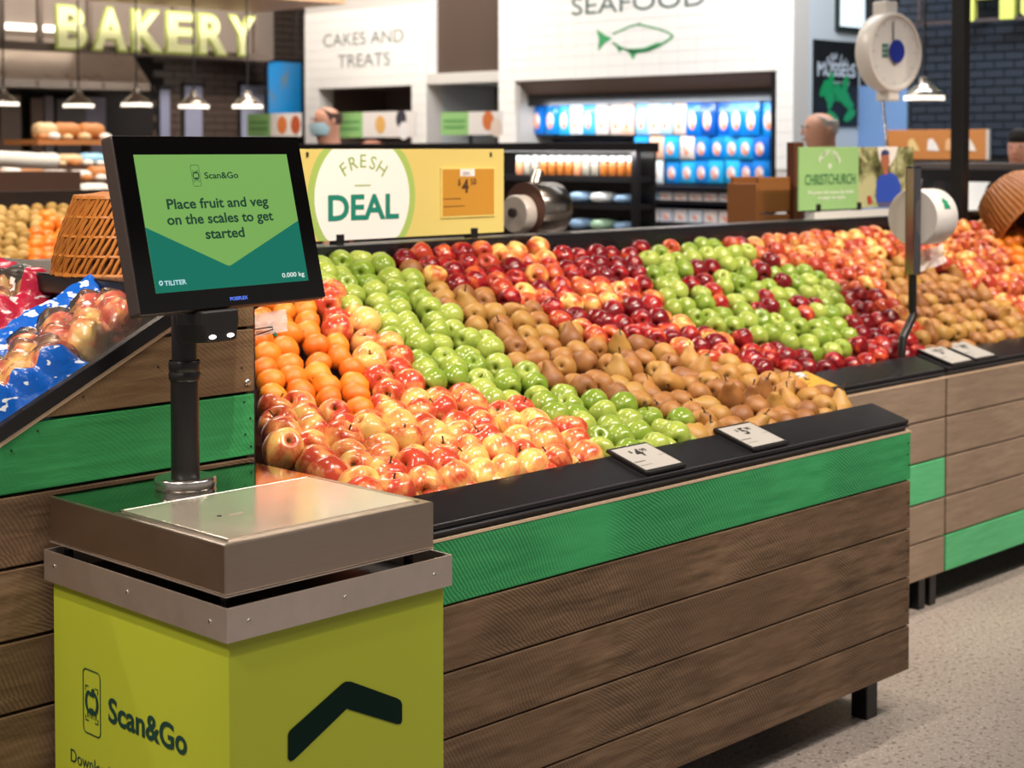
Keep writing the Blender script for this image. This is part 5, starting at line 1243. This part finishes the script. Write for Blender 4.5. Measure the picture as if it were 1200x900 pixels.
# black brick wall
YK = 11.7
wl = MB().box((6.2, YK, 0), (12.5, YK + .1, 4.3)).build('wall_left', pm('bakery_joint', '#171211', .8)); wl['kind'] = 'structure'
a, b = onY(178, 80, YK), onY(362, 80, YK)
random.seed(61); tiles(wl, 'brick', pm('brown_black_brick', '#54463f', .35), YK, a.x, b.x, 1.62, 3.0, .20, .062, .004, True, .012, 'Y')
o = MB().box((2.0, 12.1, 0), (7.0, 12.2, 4.3)).build('wall_far', pm('bakery_back', '#2b2420', .7)); o['kind'] = 'structure'
for i, (x0_, x1_, yt, c_) in enumerate(((188, 199, 105, '#8f93ad'), (217, 237, 101, '#9a9cb4'), (283, 313, 100, '#a3a6bd'))):
    a, b = onY(x0_, 130, YK - .03), onY(x1_, 130, YK - .03); zt_ = onY(x0_, yt, YK - .03).z
    w_ = MB().box((a.x, YK - .03, .3), (b.x, YK - .02, zt_)).build('window_%d' % (i + 1), pm('bakery_glass%d' % i, c_, .25)); w_['kind'] = 'structure'
    MB().box((a.x - .03, YK - .025, .3), (a.x, YK - .015, zt_ + .03)).build('window_frame', BLACKM, w_)
    MB().box((a.x - .03, YK - .025, zt_), (b.x + .03, YK - .015, zt_ + .03)).build('window_frame', BLACKM, w_)
a, b = onY(315, 100, 11.3), onY(353, 100, 11.3); zt_, zb_ = onY(334, 73, 11.3).z, onY(334, 134, 11.3).z
k = NT('blue_poster'); tc = k.n('TexCoord'); n_ = k.noise(tc.outputs['Object'], 3.2, 3); k.l(k.ramp(n_, [(.42, lin('#1c93e0')), (.58, lin('#3f8fd0')), (.66, lin('#6f8a9c'))]), k.b.inputs['Base Color']); k.b.inputs['Roughness'].default_value = .5
bp_ = thing('blue_poster', ((a.x + b.x) / 2, 11.3, zb_), 'bright blue poster hanging left of the white tiled wall', 'poster')
MB().box((a.x, 11.3, zb_), (b.x, 11.31, zt_)).build('print', k.m, bp_); MB().box((a.x - .02, 11.312, zb_ - .02), (b.x + .06, 11.33, zt_ + .03)).build('frame', BLACKM, bp_)
for x_ in (a.x + .03, b.x - .03): MB().tube([(x_, 11.32, zt_), (x_, 11.32, 4.3)], .004, 5).build('wire', BLACKM, bp_)
# ovens in the dark behind
ov = thing('bakery_oven', (4.6, 11.7, 0), 'dark bakery oven wall below the extractor hood', 'oven')
MB().box((3.4, 11.6, 0), (6.15, 12.05, hz0 - .01)).build('body', pm('oven_dark', '#1b1614', .4), ov)
for i, (x0_, x1_, c_) in enumerate(((0, 24, '#6a5648'), (36, 50, '#5f4636'), (52, 62, '#6d6468'), (66, 100, '#4c4442'), (100, 123, '#6f6a7c'))):
    a, b = onY(x0_, 130, 11.58), onY(x1_, 130, 11.58); MB().box((a.x, 11.57, 1.4), (b.x, 11.598, onY(30, 112 + 3 * (i % 2), 11.58).z)).build('door', pm('oven_door%d' % i, c_, .35), ov)
# pendant lamps
SH = pm('lamp_shade', '#8f877e', .25, .8); LB = pm('lamp_glow', '#ffffff', .5, emit='#fff2dc', estr=1.6)
def pendant(x, y, d, label):
    p = atD(x, y, d); t = thing('pendant_lamp', p, label, 'lamp')
    MB().lathe([(.098, -.03), (.102, -.028), (.100, -.004), (.07, .03), (.03, .055), (.022, .09), (.008, .095)], 24, p).build('shade', SH, t, True)
    MB().lathe([(.001, -.026), (.097, -.026), (.099, -.008)], 24, p, caps=False).build('glow_ring', LB, t, True)
    MB().lathe([(.104, -.030), (.104, -.006)], 24, p, caps=False).build('rim', LB, t, True)
    MB().tube([p + ZA * .09, Vector((p.x, p.y, 4.3))], .006, 6).build('cord', BLACKM, t)
for i, (x, y) in enumerate(((4, 119), (92, 121), (160, 120), (227, 122), (290, 122))):
    pendant(x, y, 11.3, ('pendant lamp cut off by the left edge below the hood', 'pendant lamp below the B and A of the bakery letters', 'pendant lamp below the K of the bakery letters', 'pendant lamp below the R of the bakery letters', 'pendant lamp left of the blue poster')[i])
pendant(1083, 111, 8.6, 'pendant lamp in front of the dark brick wall right of the dial scale')

# ================================================================== kiwifruit and orange stand, bakery stand
ks = thing('kiwifruit_stand', (3.8, 6.2, 0), 'dark sloping stand of kiwifruit and oranges far behind the wicker basket', 'display stand')
MB().prism([(3.0, 5.75, .9), (3.0, 5.78, .93), (3.0, 6.45, 1.20), (3.0, 6.45, 0), (3.0, 5.75, 0)], (1.8, 0, 0)).build('body', BLACK, ks)
MB().box((3.0, 6.45, 0), (4.8, 6.5, 1.34)).build('back_panel', DARKB, ks); MB().box((3.0, 5.70, .90), (4.8, 5.748, 1.0)).build('front_rail', BLACK, ks)
random.seed(71)
j = 0; y = 5.82
ORM = VAR['orange'][0]
while y < 6.44:
    z = .955 + (y - 5.78) * .27 / .67 * 1.12 + .02; x = 3.05 + (.03 if j % 2 else 0)
    while x < 4.7:
        p = Vector((x + random.uniform(-.014, .014), y + random.uniform(-.01, .01), z + random.uniform(0, .014))); u, v, d = px(p)
        if -25 < u < 185:
            if inside(u, v, [(52, 255), (64, 255), (95, 285), (130, 300), (150, 330), (25, 330), (32, 300)]):
                tag(inst('orange', ORM, None, p + ZA * .014, Quaternion((0, 0, 1), random.uniform(0, 6)), .036), 'orange in the bright pile among the kiwifruit on the far stand', 'orange', 'oranges on the far stand')
            else:
                q = Quaternion(Vector((random.uniform(-1, 1), random.uniform(-1, 1), random.uniform(-.3, .3))).normalized(), random.uniform(.6, 1.6))
                tag(inst('kiwifruit', KM, None, p, q, .0285), 'brown kiwifruit heaped on the far stand behind the wicker basket', 'kiwifruit', 'kiwifruit on the far stand')
        x += .058
    y += .048; j += 1
bk = thing('bakery_stand', (4.9, 8.2, 0), 'brown tiered bakery stand with wrapped bread far left', 'display stand')
BW = pm('stand_brown', '#4a2f22', .55); BWL = pm('stand_timber', '#b4723c', .55)
bx0, bx1 = onY(-60, 200, 8.0).x, onY(185, 200, 8.0).x
lev = [onY(80, y_, 8.0).z for y_ in (232, 213, 195, 163)]
for i, z in enumerate(lev):
    MB().box((bx0 if i < 3 else onY(62, 165, 8.2).x, 8.0 + .12 * i, z - .03), (bx1, 8.75, z)).build('shelf', BWL if i == 3 else BW, bk)
for x_ in (bx0, (bx0 + bx1) / 2, bx1 - .04): MB().box((x_, 8.70, 0), (x_ + .04, 8.75, lev[3] + .0)).build('upright', BW, bk)
MB().box((bx0, 8.02, 0), (bx1, 8.7, lev[0] - .03)).build('base', BW, bk)
BRD = [pm('loaf_white_wrap', '#e9e2d8', .2), pm('loaf_crust', '#c07a3c', .5), pm('loaf_pale', '#dcb98a', .4), pm('loaf_blue_wrap', '#8fc4e0', .2)]
def loaf(w, l, h, mat): return MB().lathe([(.15, -.5), (.42, -.46), (.5, -.3), (.48, 0), (.5, .3), (.42, .46), (.15, .5)], 12, fn=None).mesh('bread_loaf', mat, True)
LF = [loaf(1, 1, 1, m_) for m_ in BRD]
random.seed(81)
ROT = Quaternion((0, 1, 0), math.pi / 2)
lvn = ('lowest', 'second', 'third', 'top')
for i, z in enumerate(lev):
    x = (bx0 if i < 3 else onY(62, 165, 8.2).x) + .10
    while x < bx1 - .06:
        k_ = random.choice((0, 0, 1, 2) if i != 2 else (0, 0, 3, 2)); w_ = random.uniform(.10, .16); h_ = random.uniform(.06, .085) if i < 3 else .10
        o = inst('bread_loaf', LF[k_], None, (x, 8.10 + .12 * i, z + h_ / 2 * .98), ROT, (h_, .11, w_))
        c_ = ('white wrapped', 'brown crusty', 'pale', 'blue wrapped')[k_]
        tag(o, '%s bread loaf on the %s tier of the far bakery stand' % (c_, lvn[i]), 'bread', '%s loaves on the %s tier' % (c_, lvn[i]))
        x += w_ * 1.02
rollm = [MB().lathe([(.2, -.34), (.7, -.3), (1, -.05), (.9, .3), (.55, .55), (.1, .66)], 10).mesh('bread_roll', m_, True) for m_ in BRD[:3]]
for i, z in enumerate(lev):
    x = (bx0 if i < 3 else onY(62, 165, 8.2).x) + .05
    while x < bx1 - .05:
        k_ = random.randrange(3); r_ = random.uniform(.028, .042)
        tag(inst('bread_roll', rollm[k_], None, (x, 8.035 + .12 * i, z + r_ * .34), None, r_), '%s bread roll at the front of the %s tier of the far bakery stand' % (('white', 'brown', 'pale')[k_], lvn[i]), 'bread roll', '%s rolls on the %s tier' % (('white', 'brown', 'pale')[k_], lvn[i]))
        x += r_ * 2 * random.uniform(1.0, 1.9)
# long white baguette bag
a, b = onY(0, 186, 7.8), onY(63, 190, 7.8)
tag(MB().tube([(a.x - .2, 7.8, a.z + .0), (a.x, 7.8, a.z), ((a.x + b.x) / 2, 7.8, (a.z + b.z) / 2), (b.x, 7.8, b.z), (b.x + .03, 7.8, b.z)], [.03, .042, .045, .04, .015], 12).build('bread_bag', pm('bread_bag_white', '#ece6dc', .35), None, True), 'long white wrapped bread lying across the front of the bakery stand', 'bread')
MB().box((a.x - .3, 7.7, 0), (b.x + .1, 8.0, min(a.z, b.z) - .048)).build('ledge', BW, bk)

# ================================================================== people
def skin_mesh(name, nodes, edges, mat, root, parent=None, sub=2):
    me = bpy.data.meshes.new(name); me.from_pydata([n[0] for n in nodes], edges, []); me.update(); me.materials.append(mat)
    o = bpy.data.objects.new(name, me); COL.objects.link(o)
    sm = o.modifiers.new('skin', 'SKIN'); sm.use_smooth_shade = True
    if not me.skin_vertices: me.skin_vertices.new()
    sv = me.skin_vertices[0].data
    for i, n in enumerate(nodes): sv[i].radius = n[1] if isinstance(n[1], tuple) else (n[1], n[1]); sv[i].use_root = (i == root)
    s = o.modifiers.new('sub', 'SUBSURF'); s.levels = sub; s.render_levels = sub
    if parent: o.parent = parent
    return o
def person(loc, face, height, label, hair, shirt, trouser, skin, mask=None, bald=False, hair_top=True):
    k = height / 1.78
    t = thing('person', loc, label, 'person'); t.rotation_euler = (0, 0, face)       # local +X is where the person looks
    SKN = pm('skin_' + skin[1:], skin, .5); SHM = pm('cloth_' + shirt[1:], shirt, .8); TRM = pm('cloth_' + trouser[1:], trouser, .8); HRM = pm('hair_' + hair[1:], hair, .7)
    N = []; E = []
    def v(p, r, link=None): N.append((tuple(c * k for c in p), tuple(q * k for q in r) if isinstance(r, tuple) else r * k)); E.append((link, len(N) - 1)) if link is not None else None; return len(N) - 1
    pel = v((0, 0, .95), (.13, .16)); ab = v((0, 0, 1.12), (.11, .15), pel); ch = v((-.01, 0, 1.32), (.12, .17), ab); nk = v((.0, 0, 1.49), .055, ch); hb = v((.02, 0, 1.57), (.082, .078), nk); hm = v((.025, 0, 1.67), (.112, .092), hb); ht = v((.015, 0, 1.75), (.078, .07), hm)
    for s in (-1, 1):
        sh = v((-.01, .19 * s, 1.41), .062, ch); el = v((.0, .25 * s, 1.13), .045, sh); wr = v((.10, .24 * s, .90), .030, el); pa = v((.14, .235 * s, .83), (.018, .038), wr)
        for f, (dx, dl) in enumerate(((.025, .075), (.009, .085), (-.009, .08), (-.025, .065))):
            a_ = v((.155 + dx * .6, .232 * s, .79), .009, pa); v((.165 + dx * .9, .225 * s, .83 - dl), .008, a_)
        th = v((.175, .225 * s, .82), .010, pa); v((.195, .215 * s, .78), .008, th)
        hp = v((0, .09 * s, .90), .095, pel); kn = v((.02, .10 * s, .50), .062, hp); an = v((-.01, .10 * s, .09), .042, kn); v((.13, .11 * s, .035), (.035, .045), an)
    skin_mesh('body', N, E, SKN, pel, t)
    def sub(name, pts, mat, links=None):
        n_ = [(tuple(c * k for c in p), tuple(q * k for q in r) if isinstance(r, tuple) else r * k) for p, r in pts]; e_ = links or [(i, i + 1) for i in range(len(n_) - 1)]
        return skin_mesh(name, n_, e_, mat, 0, t)
    sub('shirt', [((0, 0, .93), (.15, .18)), ((0, 0, 1.12), (.135, .172)), ((-.01, 0, 1.32), (.142, .19)), ((0, 0, 1.46), .075), ((-.01, .20, 1.41), .082), ((0, .26, 1.13), .06), ((-.01, -.20, 1.41), .082), ((0, -.26, 1.13), .06)], SHM, [(0, 1), (1, 2), (2, 3), (2, 4), (4, 5), (2, 6), (6, 7)])
    sub('trousers', [((0, 0, .95), (.145, .172)), ((0, .09, .88), .112), ((.02, .10, .5), .078), ((-.01, .10, .1), .062), ((0, -.09, .88), .112), ((.02, -.10, .5), .078), ((-.01, -.10, .1), .062)], TRM, [(0, 1), (1, 2), (2, 3), (0, 4), (4, 5), (5, 6)])
    def part(name, mb, mat): o = mb.build(name, mat, None, True); o.parent = t; return o
    hm_ = MB()
    prof = [(.04, -.03), (.074, -.02), (.0835, .01), (.078, .045), (.052, .068), (.015, .076)] if not bald else [(.03, -.06), (.083, -.05), (.088, -.01), (.086, .015), (.076, .02)]
    hm_.lathe([(r * 1.10 * k, (z + 1.69) * k) for r, z in prof], 20, (0, 0, 0), caps=False)
    hm_.v = [((x * 1.0 if x < 0 else x * (.5 if bald else .95)) + .022 * k, y, z + (x * .35 if x > 0 else 0)) for x, y, z in hm_.v]
    part('hair', hm_, HRM)
    part('nose', MB().lathe([(.004 * k, .018 * k), (.011 * k, -.012 * k), (.004 * k, -.02 * k)], 8, (.122 * k, 0, 1.65 * k)), SKN)
    part('mouth', MB().box((.108 * k, -.022 * k, 1.603 * k), (.116 * k, .022 * k, 1.609 * k)), pm('lip_red', '#9a4a42', .6))
    for s in (-1, 1):
        part('eye', MB().lathe([(.002 * k, -.008 * k), (.009 * k, 0), (.002 * k, .008 * k)], 8, (.108 * k, .032 * s * k, 1.675 * k)), pm('eye_dark', '#241a16', .3))
        part('ear', MB().lathe([(.004 * k, -.03 * k), (.018 * k, 0), (.014 * k, .02 * k), (.004 * k, .03 * k)], 10, (.01 * k, .083 * s * k, 1.655 * k)), SKN)
        part('shoe', MB().box((-.06 * k, .065 * s * k, 0), (.19 * k, .155 * s * k, .07 * k)), BLACKM)
    if mask: m_ = MB().lathe([(.02 * k, -.06 * k), (.075 * k, -.04 * k), (.088 * k, 0), (.085 * k, .035 * k)], 18, (.045 * k, 0, 1.615 * k), caps=False); m_.v = [(max(x, .03 * k), y, z) for x, y, z in m_.v]; part('face_mask', m_, pm('mask_blue', mask, .7))
    return t
def stand_at(x, y, d): p = atD(x, y, d); return (p.x, p.y, 0), p.z
L1, h1 = stand_at(387, 121, 10.4)
person(L1, math.radians(158), h1 + .01, 'worker in black shirt and pale blue face mask behind the chilled counter', '#4a3228', '#191719', '#1d1c20', '#d59a80', '#b4d6e2', bald=True)
L2, h2 = stand_at(436, 158, 10.2)
person(L2, math.radians(225), h2, 'person showing only the top of the head behind the sale sign', '#8a4f3c', '#2a2628', '#1d1c20', '#b9765c', bald=True)
L3, h3 = stand_at(966, 127, 8.4)
person(L3, math.radians(148), h3 + .01, 'grey haired person in dark top in front of the mussels poster', '#b5aaa2', '#28252b', '#26262c', '#c9957c', bald=True)
L4, h4 = stand_at(1203, 152, 8.55)
person(L4, math.radians(44 + 90 + 40), h4 + .01, 'person in black clothes cut off by the right edge at the fish counter', '#120f0f', '#141317', '#1d1c20', '#c58a70')
